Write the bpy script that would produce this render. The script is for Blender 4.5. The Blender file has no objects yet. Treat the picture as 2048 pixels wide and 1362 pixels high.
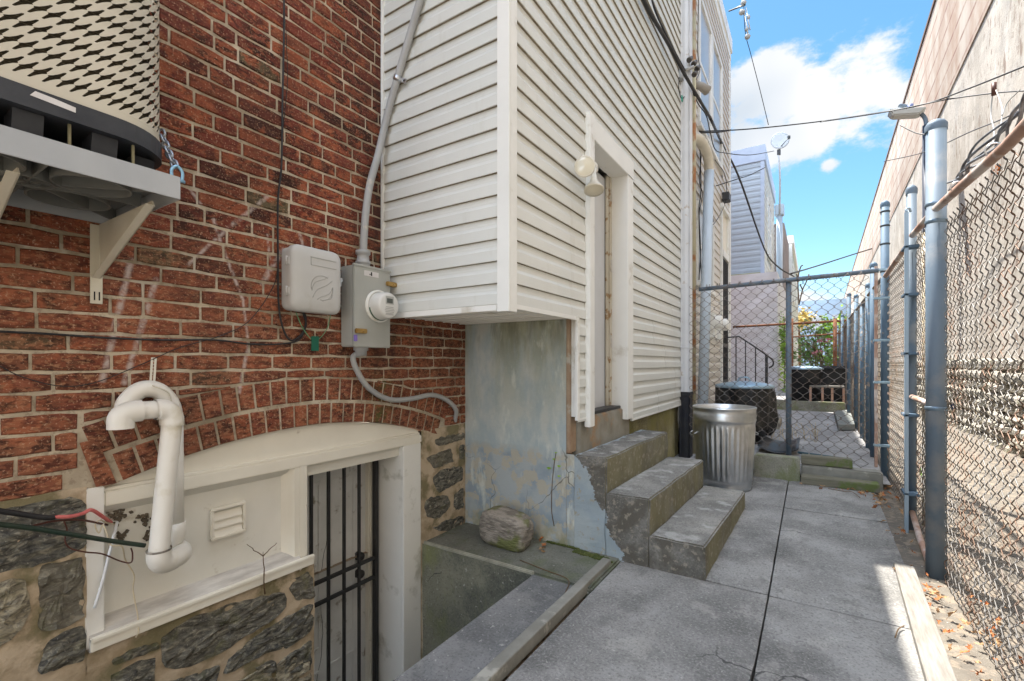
import bpy, bmesh, math, random
from mathutils import Vector, Matrix, noise
from mathutils.geometry import tessellate_polygon
R = math.radians
rnd = random.Random(7)
C = bpy.context.scene.collection
sc = bpy.context.scene

# ---------------------------------------------------------------- camera
EYE = 1.24
YAW = R(32.9)
F = 930.0                                   # focal length in pixels of a 2048 wide frame
cam = bpy.data.cameras.new('camera'); co = bpy.data.objects.new('camera', cam); C.objects.link(co)
co.location = (0, 0, EYE); co.rotation_euler = (R(90), 0, YAW)
cam.sensor_width = 36; cam.lens = 36*F/2048; cam.shift_y = 46/2048
cam.clip_start = .02; cam.clip_end = 3000
sc.camera = co

# ---------------------------------------------------------------- sun, sky, exposure
SUN = Vector((.27, -.31, -1.0)).normalized()     # the way the light travels
EXPO = 2.9
sl = bpy.data.lights.new('sun', 'SUN'); so = bpy.data.objects.new('sun', sl); C.objects.link(so)
sl.energy = 2.0; sl.angle = R(.5); sl.color = (1, .955, .88)
so.rotation_euler = SUN.to_track_quat('-Z', 'Y').to_euler()
w = bpy.data.worlds.new('World'); sc.world = w; w.use_nodes = True
wn = w.node_tree; wn.nodes.clear()
def wnode(t, **k):
    n = wn.nodes.new(t)
    for a, b in k.items(): setattr(n, a, b)
    return n
sky = wnode('ShaderNodeTexSky', sky_type='NISHITA'); sky.sun_disc = False
sky.sun_elevation = math.asin(-SUN.z); sky.sun_rotation = math.atan2(-SUN.x, -SUN.y)
sky.air_density = 1.0; sky.dust_density = .25; sky.ozone_density = 1.6
tc = wnode('ShaderNodeTexCoord')
def raydir(px, py):
    t = (px-1024)/F
    return Vector((-math.sin(YAW)+t*math.cos(YAW), math.cos(YAW)+t*math.sin(YAW), (727-py)/F)).normalized()
def wm(op, a, b=None, c=None):
    n = wnode('ShaderNodeMath', operation=op)
    for i, v in enumerate((a, b, c)):
        if v is None: continue
        if isinstance(v, (int, float)): n.inputs[i].default_value = v
        else: wn.links.new(v, n.inputs[i])
    return n.outputs[0]
nz = wnode('ShaderNodeTexNoise'); nz.inputs['Scale'].default_value = 9; nz.inputs['Detail'].default_value = 9; nz.inputs['Roughness'].default_value = .62
mp = wnode('ShaderNodeMapping'); mp.inputs['Scale'].default_value = (1, 1, 1.7)
wn.links.new(tc.outputs['Generated'], mp.inputs['Vector']); wn.links.new(mp.outputs[0], nz.inputs['Vector'])
total = None
for (px, py, wd) in [(1500, 215, .07), (1560, 195, .085), (1640, 205, .10), (1720, 190, .085), (1775, 200, .06), (1550, 290, .075), (1620, 285, .07), (1475, 260, .08), (1658, 330, .022), (1600, 625, .06), (1655, 650, .05), (1300, 260, .12)]:
    d = raydir(px, py)
    vs = wnode('ShaderNodeVectorMath', operation='DISTANCE'); wn.links.new(tc.outputs['Generated'], vs.inputs[0]); vs.inputs[1].default_value = d
    g = wm('SUBTRACT', 1.0, wm('DIVIDE', vs.outputs['Value'], wd*1.35))
    total = g if total is None else wm('MAXIMUM', total, g)
dens = wm('ADD', wm('MULTIPLY', total, 1.3), wm('MULTIPLY', wm('SUBTRACT', nz.outputs['Fac'], .5), 2.6))
mr = wnode('ShaderNodeMapRange'); mr.interpolation_type = 'SMOOTHSTEP'
mr.inputs['From Min'].default_value = .42; mr.inputs['From Max'].default_value = .88
wn.links.new(dens, mr.inputs['Value'])
# broad clouds added unseen as bright fill light, above and behind the camera
nb = wnode('ShaderNodeTexNoise'); nb.inputs['Scale'].default_value = 2.2; nb.inputs['Detail'].default_value = 6
wn.links.new(tc.outputs['Generated'], nb.inputs['Vector'])
mb = wnode('ShaderNodeMapRange'); mb.inputs['From Min'].default_value = .47; mb.inputs['From Max'].default_value = .60
wn.links.new(nb.outputs['Fac'], mb.inputs['Value'])
dd = wnode('ShaderNodeVectorMath', operation='DISTANCE'); wn.links.new(tc.outputs['Generated'], dd.inputs[0]); dd.inputs[1].default_value = raydir(1620, 250)
far = wnode('ShaderNodeMapRange'); far.inputs['From Min'].default_value = .62; far.inputs['From Max'].default_value = .95
wn.links.new(dd.outputs['Value'], far.inputs['Value'])
cl2 = wm('MULTIPLY', mb.outputs[0], far.outputs[0])
cloud = mr.outputs[0]
shade = wnode('ShaderNodeTexNoise'); shade.inputs['Scale'].default_value = 5; wn.links.new(tc.outputs['Generated'], shade.inputs['Vector'])
cr = wnode('ShaderNodeValToRGB'); cr.color_ramp.elements[0].position = .35; cr.color_ramp.elements[0].color = (.92, 1.04, 1.18, 1)
cr.color_ramp.elements[1].position = .6; cr.color_ramp.elements[1].color = (1.38, 1.40, 1.43, 1)
wn.links.new(shade.outputs['Fac'], cr.inputs['Fac'])
hs = wnode('ShaderNodeHueSaturation'); hs.inputs['Saturation'].default_value = 1.2; hs.inputs['Hue'].default_value = .485; hs.inputs['Value'].default_value = .30
wn.links.new(sky.outputs[0], hs.inputs['Color'])
mx = wnode('ShaderNodeMix', data_type='RGBA'); wn.links.new(cloud, mx.inputs['Factor']); wn.links.new(hs.outputs[0], mx.inputs[6]); wn.links.new(cr.outputs[0], mx.inputs[7])
mx2 = wnode('ShaderNodeMix', data_type='RGBA'); wn.links.new(cl2, mx2.inputs['Factor']); wn.links.new(mx.outputs[2], mx2.inputs[6]); mx2.inputs[7].default_value = (8.6, 9.6, 11.2, 1)
bg = wnode('ShaderNodeBackground'); bg.inputs['Strength'].default_value = .10
wn.links.new(mx2.outputs[2], bg.inputs['Color'])
wo = wnode('ShaderNodeOutputWorld'); wn.links.new(bg.outputs[0], wo.inputs['Surface'])
sc.view_settings.view_transform = 'Standard'; sc.view_settings.look = 'None'; sc.view_settings.gamma = 1
sc.view_settings.exposure = EXPO
sc.render.engine = 'CYCLES'
sc.cycles.max_bounces = 8; sc.cycles.diffuse_bounces = 5

# ---------------------------------------------------------------- measuring helper
def P(px, py, X=None, Y=None, Z=None):
    t = (px-1024)/F; rx = -math.sin(YAW)+t*math.cos(YAW); ry = math.cos(YAW)+t*math.sin(YAW); rz = (727-py)/F
    d = X/rx if X is not None else Y/ry if Y is not None else (Z-EYE)/rz
    return Vector((d*rx, d*ry, EYE+d*rz))

# ---------------------------------------------------------------- materials
def _lin(c): return tuple(c)+(1,) if len(c) == 3 else c
class M_:
    def __init__(s, name, rough=.8, metal=0, spec=.3):
        s.m = bpy.data.materials.new(name); s.m.use_nodes = True; s.t = s.m.node_tree
        s.b = s.t.nodes['Principled BSDF']; s.b.inputs['Roughness'].default_value = rough
        s.b.inputs['Metallic'].default_value = metal; s.b.inputs['Specular IOR Level'].default_value = spec
        s.tc = s.t.nodes.new('ShaderNodeTexCoord'); s.co = s.tc.outputs['Object']; s.h = None
    def n(s, t, **k):
        x = s.t.nodes.new(t)
        for a, b in k.items(): setattr(x, a, b)
        return x
    def l(s, a, b): s.t.links.new(a, b)
    def mp(s, sc_=(1, 1, 1), rot=(0, 0, 0)):
        x = s.n('ShaderNodeMapping'); x.inputs['Scale'].default_value = sc_; x.inputs['Rotation'].default_value = rot; s.l(s.co, x.inputs['Vector']); return x.outputs[0]
    def noise(s, scale, detail=6, rough=.6, sc_=None, dist=0):
        x = s.n('ShaderNodeTexNoise'); x.inputs['Scale'].default_value = scale; x.inputs['Detail'].default_value = detail
        x.inputs['Roughness'].default_value = rough; x.inputs['Distortion'].default_value = dist
        s.l(s.mp(sc_) if sc_ else s.co, x.inputs['Vector']); return x.outputs['Fac']
    def math(s, op, a, b=None, clamp=False):
        x = s.n('ShaderNodeMath', operation=op, use_clamp=clamp)
        for i, v in enumerate((a, b)):
            if v is None: continue
            if isinstance(v, (int, float)): x.inputs[i].default_value = v
            else: s.l(v, x.inputs[i])
        return x.outputs[0]
    def rng(s, v, lo, hi, a=0, b=1):
        x = s.n('ShaderNodeMapRange'); x.inputs['From Min'].default_value = lo; x.inputs['From Max'].default_value = hi
        x.inputs['To Min'].default_value = a; x.inputs['To Max'].default_value = b; s.l(v, x.inputs['Value']); return x.outputs[0]
    def mix(s, f, a, b, mode='MIX'):
        x = s.n('ShaderNodeMix', data_type='RGBA', blend_type=mode)
        if isinstance(f, (int, float)): x.inputs['Factor'].default_value = f
        else: s.l(f, x.inputs['Factor'])
        for i, v in ((6, a), (7, b)):
            if isinstance(v, tuple): x.inputs[i].default_value = _lin(v)
            else: s.l(v, x.inputs[i])
        return x.outputs[2]
    def ramp(s, v, stops, interp='LINEAR'):
        x = s.n('ShaderNodeValToRGB'); x.color_ramp.interpolation = interp
        e = x.color_ramp.elements
        while len(e) < len(stops): e.new(.5)
        for i, (p, c) in enumerate(stops): e[i].position = p; e[i].color = _lin(c)
        s.l(v, x.inputs['Fac']); return x.outputs[0]
    def xyz(s):
        x = s.n('ShaderNodeSeparateXYZ'); s.l(s.co, x.inputs[0]); return x.outputs
    def island(s):
        return s.n('ShaderNodeNewGeometry').outputs['Random Per Island']
    def bump(s, v, strength=.5, dist=.01):
        x = s.n('ShaderNodeBump'); x.inputs['Strength'].default_value = strength; x.inputs['Distance'].default_value = dist
        s.l(v, x.inputs['Height'])
        if s.h is not None: s.l(s.h, x.inputs['Normal'])
        s.h = x.outputs[0]; s.l(s.h, s.b.inputs['Normal'])
    def col(s, v):
        if isinstance(v, tuple): s.b.inputs['Base Color'].default_value = _lin(v)
        else: s.l(v, s.b.inputs['Base Color'])
        return s.m
def simple(name, c1, c2=None, scale=8, lo=.35, hi=.65, rough=.7, metal=0, bump=None, c3=None, s3=2, lo3=.55, hi3=.7, sc_=None, spec=.3):
    m = M_(name, rough, metal, spec)
    c = c1
    if c2: c = m.mix(m.rng(m.noise(scale, sc_=sc_), lo, hi), c1, c2)
    if c3: c = m.mix(m.rng(m.noise(s3, 6, .58), lo3-.02, (lo3+hi3)/2), c, c3)
    if bump: m.bump(m.noise(bump[0], sc_=sc_), bump[1], bump[2] if len(bump) > 2 else .005)
    return m.col(c)

def make_brick():
    m = M_('brick_fired_clay', .88, 0, .15)
    isl = m.island()
    base = m.ramp(isl, [(0, (.055, .022, .018)), (.14, (.10, .03, .022)), (.2, (.17, .042, .027)), (.45, (.185, .052, .035)), (.62, (.125, .034, .024)), (.78, (.30, .090, .045)), (.9, (.18, .052, .036)), (.965, (.21, .060, .036)), (.97, (.12, .095, .055))], 'LINEAR')
    br = m.mix(m.rng(m.noise(13, 4, .6), .50, .60), base, (.31, .092, .046))
    soot = m.rng(m.noise(34, 5, .62, (1, .5, 1.2), .9), .49, .56)
    soot2 = m.math('MULTIPLY', soot, m.rng(m.noise(3.1, 4), .38, .58, .25, 1))
    c = m.mix(m.math('MULTIPLY', soot2, .85), br, (.026, .017, .014))
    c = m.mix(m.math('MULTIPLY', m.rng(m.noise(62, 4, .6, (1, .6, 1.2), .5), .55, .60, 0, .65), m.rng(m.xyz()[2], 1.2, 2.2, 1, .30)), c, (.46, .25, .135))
    lowb = m.math('MULTIPLY', m.rng(m.xyz()[2], 2.0, 1.3), m.rng(m.noise(2.3, 5, .7), .34, .56, .25, 1))  # lower bricks paler: weathering, plus lifted brightness of the shaded area put into the colour
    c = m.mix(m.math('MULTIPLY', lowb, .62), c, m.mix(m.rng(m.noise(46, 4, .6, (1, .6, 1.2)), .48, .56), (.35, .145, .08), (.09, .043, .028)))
    big = m.rng(m.noise(1.3, 5, .6), .50, .66, 0, .45)
    c = m.mix(big, c, (.055, .028, .022))
    sp = m.rng(m.noise(130, 2, .5), .62, .67, 0, .6)
    c = m.mix(sp, c, (.52, .33, .22))
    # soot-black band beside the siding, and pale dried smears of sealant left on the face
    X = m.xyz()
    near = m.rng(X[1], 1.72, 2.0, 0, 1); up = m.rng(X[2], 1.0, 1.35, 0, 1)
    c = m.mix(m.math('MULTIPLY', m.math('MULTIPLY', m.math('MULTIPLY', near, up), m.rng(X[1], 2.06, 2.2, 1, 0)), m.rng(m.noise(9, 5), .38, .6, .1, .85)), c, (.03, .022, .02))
    marks = None
    for a, b, wd in [((262, 520), (205, 760), .010), ((312, 560), (250, 765), .010), ((380, 378), (412, 425), .007), ((428, 440), (440, 480), .008), ((440, 480), (486, 600), .007), ((536, 392), (440, 470), .009), ((432, 478), (375, 530), .007), ((600, 470), (612, 512), .009), ((565, 500), (525, 566), .013), ((486, 600), (497, 690), .006), ((497, 690), (478, 785), .008), ((535, 470), (540, 520), .006)]:
        A = P(*a, X=-2.27); B = P(*b, X=-2.27); u = (B-A); L = u.length; u.normalize()
        sb = m.n('ShaderNodeVectorMath', operation='SUBTRACT'); m.l(m.co, sb.inputs[0]); sb.inputs[1].default_value = A
        dt = m.n('ShaderNodeVectorMath', operation='DOT_PRODUCT'); m.l(sb.outputs[0], dt.inputs[0]); dt.inputs[1].default_value = u
        cl = m.n('ShaderNodeClamp'); cl.inputs['Min'].default_value = 0; cl.inputs['Max'].default_value = L; m.l(dt.outputs['Value'], cl.inputs['Value'])
        sc2 = m.n('ShaderNodeVectorMath', operation='SCALE'); sc2.inputs[0].default_value = u; m.l(cl.outputs[0], sc2.inputs['Scale'])
        ds = m.n('ShaderNodeVectorMath', operation='DISTANCE'); m.l(sb.outputs[0], ds.inputs[0]); m.l(sc2.outputs[0], ds.inputs[1])
        g = m.rng(ds.outputs['Value'], wd*.35, wd*1.5, 1, 0)
        marks = g if marks is None else m.math('MAXIMUM', marks, g)
    mk = m.math('MULTIPLY', marks, m.rng(m.noise(34, 4, .6), .38, .56, .10, .85))
    c = m.mix(mk, c, (.50, .42, .38))
    # moss streak hanging over the crown of the arch
    mo = m.math('MULTIPLY', m.rng(m.math('ABSOLUTE', m.math('SUBTRACT', X[1], 2.0)), .03, .13, 1, 0), m.rng(X[2], 1.12, 1.2, 1, 0))
    c = m.mix(m.math('MULTIPLY', mo, m.rng(m.noise(22, 6), .42, .6, 0, .8)), c, (.085, .09, .03))
    m.bump(m.noise(34, 5, .65, (1, .4, 1.4)), .9, .009); m.bump(m.noise(150, 4, .7), .6, .003)
    return m.col(c)
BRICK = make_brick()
def make_mortar():
    m = M_('lime_mortar', .95, 0, .1)
    c = m.mix(m.rng(m.noise(9, 4, .5), .42, .58), (.55, .475, .36), (.42, .355, .265))
    c = m.mix(m.rng(m.noise(2.2, 5), .50, .64, 0, .75), c, (.22, .18, .12)); c = m.mix(m.rng(m.noise(45, 4, .6), .52, .60, 0, .5), c, (.24, .19, .14)); c = m.mix(m.rng(m.noise(5, 4), .56, .64, 0, .6), c, (.60, .55, .46))
    m.bump(m.noise(70, 6, .7), .6, .004)
    return m.col(c)
MORTAR = make_mortar()
def make_stone(name='schist_stone', a=(.045, .044, .042), b=(.12, .115, .098), cc=(.36, .33, .26), axis=(1, .8, 1.7)):
    m = M_(name, .8, 0, .3)
    isl = m.island()
    f = m.noise(30, 6, .66, axis, .7)
    c = m.ramp(f, [(.36, a), (.48, b), (.56, (b[0]*1.5, b[1]*1.5, b[2]*1.4)), (.66, cc)])
    c = m.mix(m.rng(isl, .45, 1, 0, .55), c, (.20, .175, .125))
    c = m.mix(m.rng(m.noise(110, 3, .6), .62, .72, 0, .8), c, (.42, .40, .33)); c = m.mix(m.rng(m.noise(7, 6, .7), .55, .68, 0, .6), c, (.13, .13, .045))
    m.bump(m.noise(18, 10, .8, axis), .9, .012); m.bump(m.noise(90, 5, .7), .5, .003)
    return m.col(c)
STONE = make_stone(); STONE_PALE = make_stone('pale_schist_stone', (.10, .09, .07), (.27, .24, .18), (.46, .41, .31))
FDN_MORTAR = simple('foundation_mortar', (.52, .42, .30), (.38, .30, .20), 7, .44, .56, rough=.95, bump=(45, .9, .006), c3=(.22, .19, .11), s3=3.5, lo3=.53, hi3=.62, spec=.1)
CREAM = simple('cream_painted_wood', (.80, .765, .66), (.74, .70, .60), 3, rough=.5, bump=(25, .12, .002), c3=(.38, .31, .22), s3=11, lo3=.68, hi3=.78)
CREAM2 = simple('cream_panel_paint', (.76, .735, .66), (.68, .66, .585), 2.5, rough=.55, bump=(20, .1, .002), c3=(.42, .37, .28), s3=7, lo3=.64, hi3=.8)
WORN = simple('peeling_sill_wood', (.60, .57, .52), (.42, .39, .35), 12, rough=.8, bump=(40, .5, .003), sc_=(3, .6, 3))
JAMB = simple('white_metal_capping', (.82, .81, .76), (.76, .75, .70), 2, rough=.4, c3=(.5, .49, .42), s3=5, lo3=.62, hi3=.8)
DOORW = simple('weathered_white_door', (.72, .72, .69), (.60, .60, .57), 4, rough=.5, c3=(.30, .27, .22), s3=9, lo3=.62, hi3=.76, bump=(18, .15, .002))
def make_siding(name, c1, c2, dirt=(.40, .36, .27)):
    m = M_(name, .38, 0, .4)
    c = m.mix(m.rng(m.noise(1.5, 5, sc_=(1, 1, .5)), .35, .65), c1, c2)
    c = m.mix(m.rng(m.noise(5, 5, .6, (2, 2, .35)), .58, .70, 0, .18), c, dirt)
    m.bump(m.noise(14, 6, .6, (.4, .4, 6)), .16, .004); m.bump(m.noise(3, 3), .25, .01)
    return m.col(c)
SIDING = make_siding('vinyl_siding', (.68, .685, .64), (.62, .635, .60))
GROOVE = simple('siding_lap_shadow', (.30, .26, .19), (.20, .17, .12), 20, rough=.8)
TRIM = simple('white_vinyl_trim', (.80, .80, .76), (.74, .74, .70), 2, rough=.4, c3=(.52, .49, .41), s3=4, lo3=.62, hi3=.8)
SIDING_WARM = make_siding('cream_vinyl_siding', (.64, .60, .54), (.57, .53, .48))
SIDING_BLUE = make_siding('pale_blue_siding', (.40, .47, .53), (.36, .43, .49), (.32, .36, .38))
SIDING_GREEN = make_siding('pale_green_siding', (.42, .47, .41), (.37, .42, .36))
PAINTWALL = simple('whitewashed_masonry', (.66, .655, .67), (.58, .575, .60), 3, rough=.85, bump=(12, .3, .008), sc_=(1, 1, 3))
def make_stucco_blue():
    m = M_('blue_painted_stucco', .88, 0, .2)
    X = m.xyz()
    blue = m.mix(m.rng(m.noise(6, 6, .66, (1, 1, .45)), .42, .58), (.36, .42, .43), (.47, .495, .46))
    blue = m.mix(m.rng(X[2], .58, .66), m.mix(m.rng(m.noise(5, 4, .5), .42, .58), (.255, .31, .345), (.36, .39, .39)), blue)
    # bare cement shows where the paint has flaked off the lower coat
    fl = m.math('MULTIPLY', m.rng(m.noise(11, 5, .62), .50, .55), m.rng(X[2], .60, .66, 1, 0))
    c = m.mix(m.math('MULTIPLY', fl, .85), blue, (.42, .385, .30)); blue = c
    # green and yellow algae washed down from under the soffit
    al = m.math('MULTIPLY', m.rng(X[2], .80, 1.5), m.rng(m.noise(5, 6, .68, (1, 1, .22)), .40, .58))
    c = m.mix(m.math('MULTIPLY', al, .75), c, (.30, .30, .185))
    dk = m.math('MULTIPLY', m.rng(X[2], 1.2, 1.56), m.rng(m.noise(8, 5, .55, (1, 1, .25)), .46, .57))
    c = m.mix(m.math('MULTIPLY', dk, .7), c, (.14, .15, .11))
    wh = m.rng(m.noise(8, 5, .6, (1, 1, .3)), .57, .65, 0, .7)
    c = m.mix(wh, c, (.58, .60, .53))
    ms = m.math('MULTIPLY', m.rng(X[2], .02, .2, 1, 0), m.rng(m.noise(6, 6), .42, .58))
    c = m.mix(m.math('MULTIPLY', ms, .8), c, (.20, .20, .10))
    # crack lines
    vo = m.n('ShaderNodeTexVoronoi', feature='DISTANCE_TO_EDGE'); vo.inputs['Scale'].default_value = 2.6
    dn = m.n('ShaderNodeTexNoise'); dn.inputs['Scale'].default_value = 6; m.l(m.co, dn.inputs['Vector'])
    ad = m.n('ShaderNodeMix', data_type='RGBA'); ad.inputs['Factor'].default_value = .18; m.l(m.co, ad.inputs[6]); m.l(dn.outputs['Color'], ad.inputs[7]); m.l(ad.outputs[2], vo.inputs['Vector'])
    ck = m.math('MULTIPLY', m.rng(vo.outputs['Distance'], .002, .008, 1, 0), m.rng(m.noise(1.4, 3), .50, .58))
    c = m.mix(m.math('MULTIPLY', ck, m.rng(X[2], .62, .7, .75, .1)), c, (.07, .07, .06))
    m.bump(m.noise(18, 8, .7), .5, .008); m.bump(m.noise(90, 5, .7), .4, .002)
    return m.col(c)
STUCCO_BLUE = make_stucco_blue()
CEMENT_BROWN = simple('bare_brown_cement', (.30, .20, .13), (.38, .29, .20), 9, rough=.9, bump=(40, .6, .004), c3=(.45, .42, .35), s3=6, lo3=.6, hi3=.7)
CEMENT_GREY = simple('rendered_threshold_cement', (.30, .285, .24), (.22, .20, .155), 6, rough=.9, bump=(45, .6, .004), c3=(.33, .22, .13), s3=4, lo3=.58, hi3=.72)
def make_conc(name, a, b, dk, moss=None, joint=False, fine=(160, .30), side=False, paint=False, agg=.35):
    m = M_(name, .92, 0, .2)
    X = m.xyz()
    c = m.mix(m.rng(m.noise(3, 4, .5), .42, .58), a, b)
    c = m.mix(m.rng(m.noise(1.35, 5, .55), .47, .60, 0, .85), c, dk)
    c = m.mix(m.rng(m.noise(4.5, 5, .6), .56, .65, 0, .4), c, (b[0]*1.35, b[1]*1.33, b[2]*1.28))
    c = m.mix(m.rng(m.noise(7, 5, .6), .56, .66, 0, .4), c, dk)
    c = m.mix(m.rng(m.noise(fine[0]*.55, 3, .6), .52, .62, 0, fine[1]), c, (a[0]*1.7, a[1]*1.7, a[2]*1.65))
    c = m.mix(m.rng(m.noise(fine[0]*.5, 3, .6, (1.1, 1, 1)), .38, .47, fine[1], 0), c, (dk[0]*.5, dk[1]*.5, dk[2]*.5))
    c = m.mix(m.rng(m.noise(48, 2, .4), .70, .73, 0, agg), c, (.58, .56, .50))
    vo = m.n('ShaderNodeTexVoronoi', feature='DISTANCE_TO_EDGE'); vo.inputs['Scale'].default_value = .9
    dn = m.n('ShaderNodeTexNoise'); dn.inputs['Scale'].default_value = 4; dn.inputs['Detail'].default_value = 5; m.l(m.co, dn.inputs['Vector'])
    ad = m.n('ShaderNodeMix', data_type='RGBA'); ad.inputs['Factor'].default_value = .22; m.l(m.co, ad.inputs[6]); m.l(dn.outputs['Color'], ad.inputs[7]); m.l(ad.outputs[2], vo.inputs['Vector'])
    c = m.mix(m.math('MULTIPLY', m.rng(vo.outputs['Distance'], .0012, .004, .8, 0), m.rng(m.noise(1.1, 2), .54, .58)), c, (.04, .04, .038))
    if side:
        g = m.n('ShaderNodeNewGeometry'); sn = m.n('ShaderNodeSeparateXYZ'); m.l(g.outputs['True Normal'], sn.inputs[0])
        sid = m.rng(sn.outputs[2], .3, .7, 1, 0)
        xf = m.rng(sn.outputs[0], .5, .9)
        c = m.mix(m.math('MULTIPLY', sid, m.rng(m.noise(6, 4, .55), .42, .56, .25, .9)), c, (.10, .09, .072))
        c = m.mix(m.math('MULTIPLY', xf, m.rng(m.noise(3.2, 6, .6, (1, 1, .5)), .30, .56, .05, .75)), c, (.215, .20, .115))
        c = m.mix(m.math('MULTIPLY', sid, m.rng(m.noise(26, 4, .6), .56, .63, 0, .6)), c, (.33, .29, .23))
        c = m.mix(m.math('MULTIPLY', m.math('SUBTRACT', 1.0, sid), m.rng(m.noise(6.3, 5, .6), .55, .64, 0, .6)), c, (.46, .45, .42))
    if moss: c = m.mix(m.rng(m.noise(moss[1], 7, .65, (1, 1, .6)), moss[2], moss[3], 0, moss[4]), c, moss[0])
    if paint:
        f = m.math('ADD', m.math('ADD', X[0], m.math('MULTIPLY', X[2], .50)), m.math('MULTIPLY', m.math('SUBTRACT', m.noise(7, 8, .7), .5), .30))
        pa = m.rng(f, -.995, -1.0)
        bl = m.mix(m.rng(m.noise(5, 6), .35, .65), (.27, .325, .355), (.36, .40, .405))
        bl = m.mix(m.rng(m.noise(14, 8, .7), .56, .62, 0, .8), bl, (.33, .29, .20))
        c = m.mix(pa, c, bl)
    m.bump(m.noise(28, 8, .75), .45, .006); m.bump(m.noise(170, 4, .7), .55, .0025)
    return m.col(c)
PAVE = make_conc('alley_concrete', (.235, .226, .212), (.31, .298, .28), (.135, .13, .122), fine=(150, .38))
PAVE2 = make_conc('dark_edge_concrete', (.15, .15, .148), (.21, .205, .198), (.11, .108, .104), fine=(150, .34))
YARDC = make_conc('yard_concrete', (.28, .275, .27), (.35, .34, .33), (.21, .205, .205), fine=(120, .3))
LEDGE = make_conc('mossy_ledge_concrete', (.15, .15, .125), (.20, .198, .165), (.085, .09, .07), moss=((.10, .12, .045), 4, .50, .68, .6))
WELL = make_conc('mossy_retaining_concrete', (.15, .148, .115), (.205, .20, .15), (.075, .078, .066), moss=((.20, .22, .07), 2.4, .50, .68, .7))
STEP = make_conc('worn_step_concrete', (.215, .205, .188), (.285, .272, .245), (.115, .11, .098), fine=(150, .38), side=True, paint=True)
CURBC = make_conc('mossy_block_concrete', (.24, .23, .185), (.31, .30, .24), (.15, .148, .11), moss=((.14, .16, .05), 6, .45, .6, .6))
SOIL = simple('sandy_soil', (.30, .235, .17), (.40, .33, .25), 4, rough=.95, bump=(40, .8, .01), c3=(.17, .13, .09), s3=9, lo3=.52, hi3=.66, spec=.1)
YARD_SOIL = simple('gravelly_soil', (.12, .105, .088), (.175, .155, .128), 4, rough=.95, bump=(40, .8, .01), c3=(.22, .18, .14), s3=14, lo3=.52, hi3=.66, spec=.1)
DARKJ = simple('dirt_in_joint', (.05, .045, .04), (.09, .08, .06), 30, rough=1)
GALV = simple('galvanised_steel', (.62, .64, .66), (.50, .52, .54), 9, rough=.32, metal=1, bump=(12, .06, .002))
GALV_POST = simple('galvanised_post_steel', (.105, .15, .20), (.16, .20, .245), 5, rough=.65, metal=.15, bump=(60, .2, .001), c3=(.20, .22, .24), s3=3, lo3=.55, hi3=.7, sc_=(1, 1, .3))
POST_BLUE = simple('blue_grey_fence_paint', (.085, .14, .205), (.12, .18, .24), 6, rough=.65, metal=.1, c3=(.36, .30, .25), s3=9, lo3=.66, hi3=.75, sc_=(1, 1, .3))
RAIL = simple('rusty_rail_paint', (.44, .30, .24), (.34, .20, .14), 8, rough=.6, metal=.2, bump=(60, .3, .001), c3=(.56, .49, .45), s3=5, lo3=.5, hi3=.65)
WIRE = simple('galvanised_wire', (.20, .19, .18), (.13, .12, .11), 15, rough=.5, metal=.4, c3=(.15, .09, .06), s3=4, lo3=.52, hi3=.66)
WIRE_RUST = simple('rusting_wire', (.20, .16, .135), (.13, .10, .085), 9, rough=.6, metal=.5, c3=(.26, .24, .23), s3=5, lo3=.5, hi3=.66)
RUST = simple('rusted_iron', (.16, .065, .035), (.26, .12, .06), 14, rough=.85, metal=.2, bump=(70, .5, .002))
BLACKIRON = simple('black_painted_iron', (.018, .018, .02), (.03, .03, .03), 20, rough=.45, spec=.5)
BLACKCAB = simple('black_cable_sheath', (.02, .02, .022), (.035, .034, .035), 12, rough=.5)
GREENCAB = simple('dark_green_cable_sheath', (.02, .04, .03), (.035, .05, .035), 9, rough=.45)
BROWNW = simple('brown_wire', (.09, .035, .025), rough=.5)
REDW = simple('faded_red_cable', (.55, .10, .10), (.68, .22, .20), 20, rough=.5)
WHITEW = simple('white_plastic_tube', (.74, .76, .78), (.66, .67, .68), 9, rough=.35)
CREAMW = simple('cream_thin_wire', (.66, .58, .42), (.55, .46, .32), 9, rough=.5)
GREENW = simple('green_ground_wire', (.10, .30, .15), (.16, .36, .2), 9, rough=.5)
TAGGREEN = simple('green_plastic_tag', (.01, .12, .075), rough=.4)
PVC = simple('aged_white_pvc', (.78, .755, .69), (.72, .69, .62), 4, rough=.33, c3=(.60, .55, .42), s3=5, lo3=.6, hi3=.8)
PVC_DARK = simple('smeared_pipe_primer', (.12, .10, .08), (.35, .32, .27), 40, rough=.6)
PUTTY = simple('dark_foam_sealant', (.075, .06, .045), (.17, .14, .10), 30, rough=.9, bump=(50, .9, .006))
GREYPVC = simple('grey_conduit', (.40, .405, .40), (.34, .345, .34), 6, rough=.45, c3=(.5, .47, .4), s3=8, lo3=.62, hi3=.75)
BOXGREY = simple('grey_enamelled_box', (.42, .43, .40), (.37, .38, .355), 4, rough=.4, metal=.1, bump=(7, .08, .002))
TELCO = simple('light_grey_plastic', (.55, .55, .54), (.50, .50, .48), 3, rough=.45, c3=(.42, .41, .36), s3=5, lo3=.6, hi3=.8, bump=(90, .08, .001))
BRASS = simple('tarnished_brass', (.50, .34, .13), (.36, .23, .08), 20, rough=.4, metal=.8)
ACBEIGE = simple('beige_enamelled_steel', (.56, .525, .43), (.52, .485, .40), 3, rough=.35)
ACBLACK = simple('charcoal_plastic', (.030, .033, .04), (.05, .053, .06), 8, rough=.5)
COIL = simple('dusty_condenser_fins', (.045, .038, .025), (.09, .075, .045), 20, rough=.8)
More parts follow.
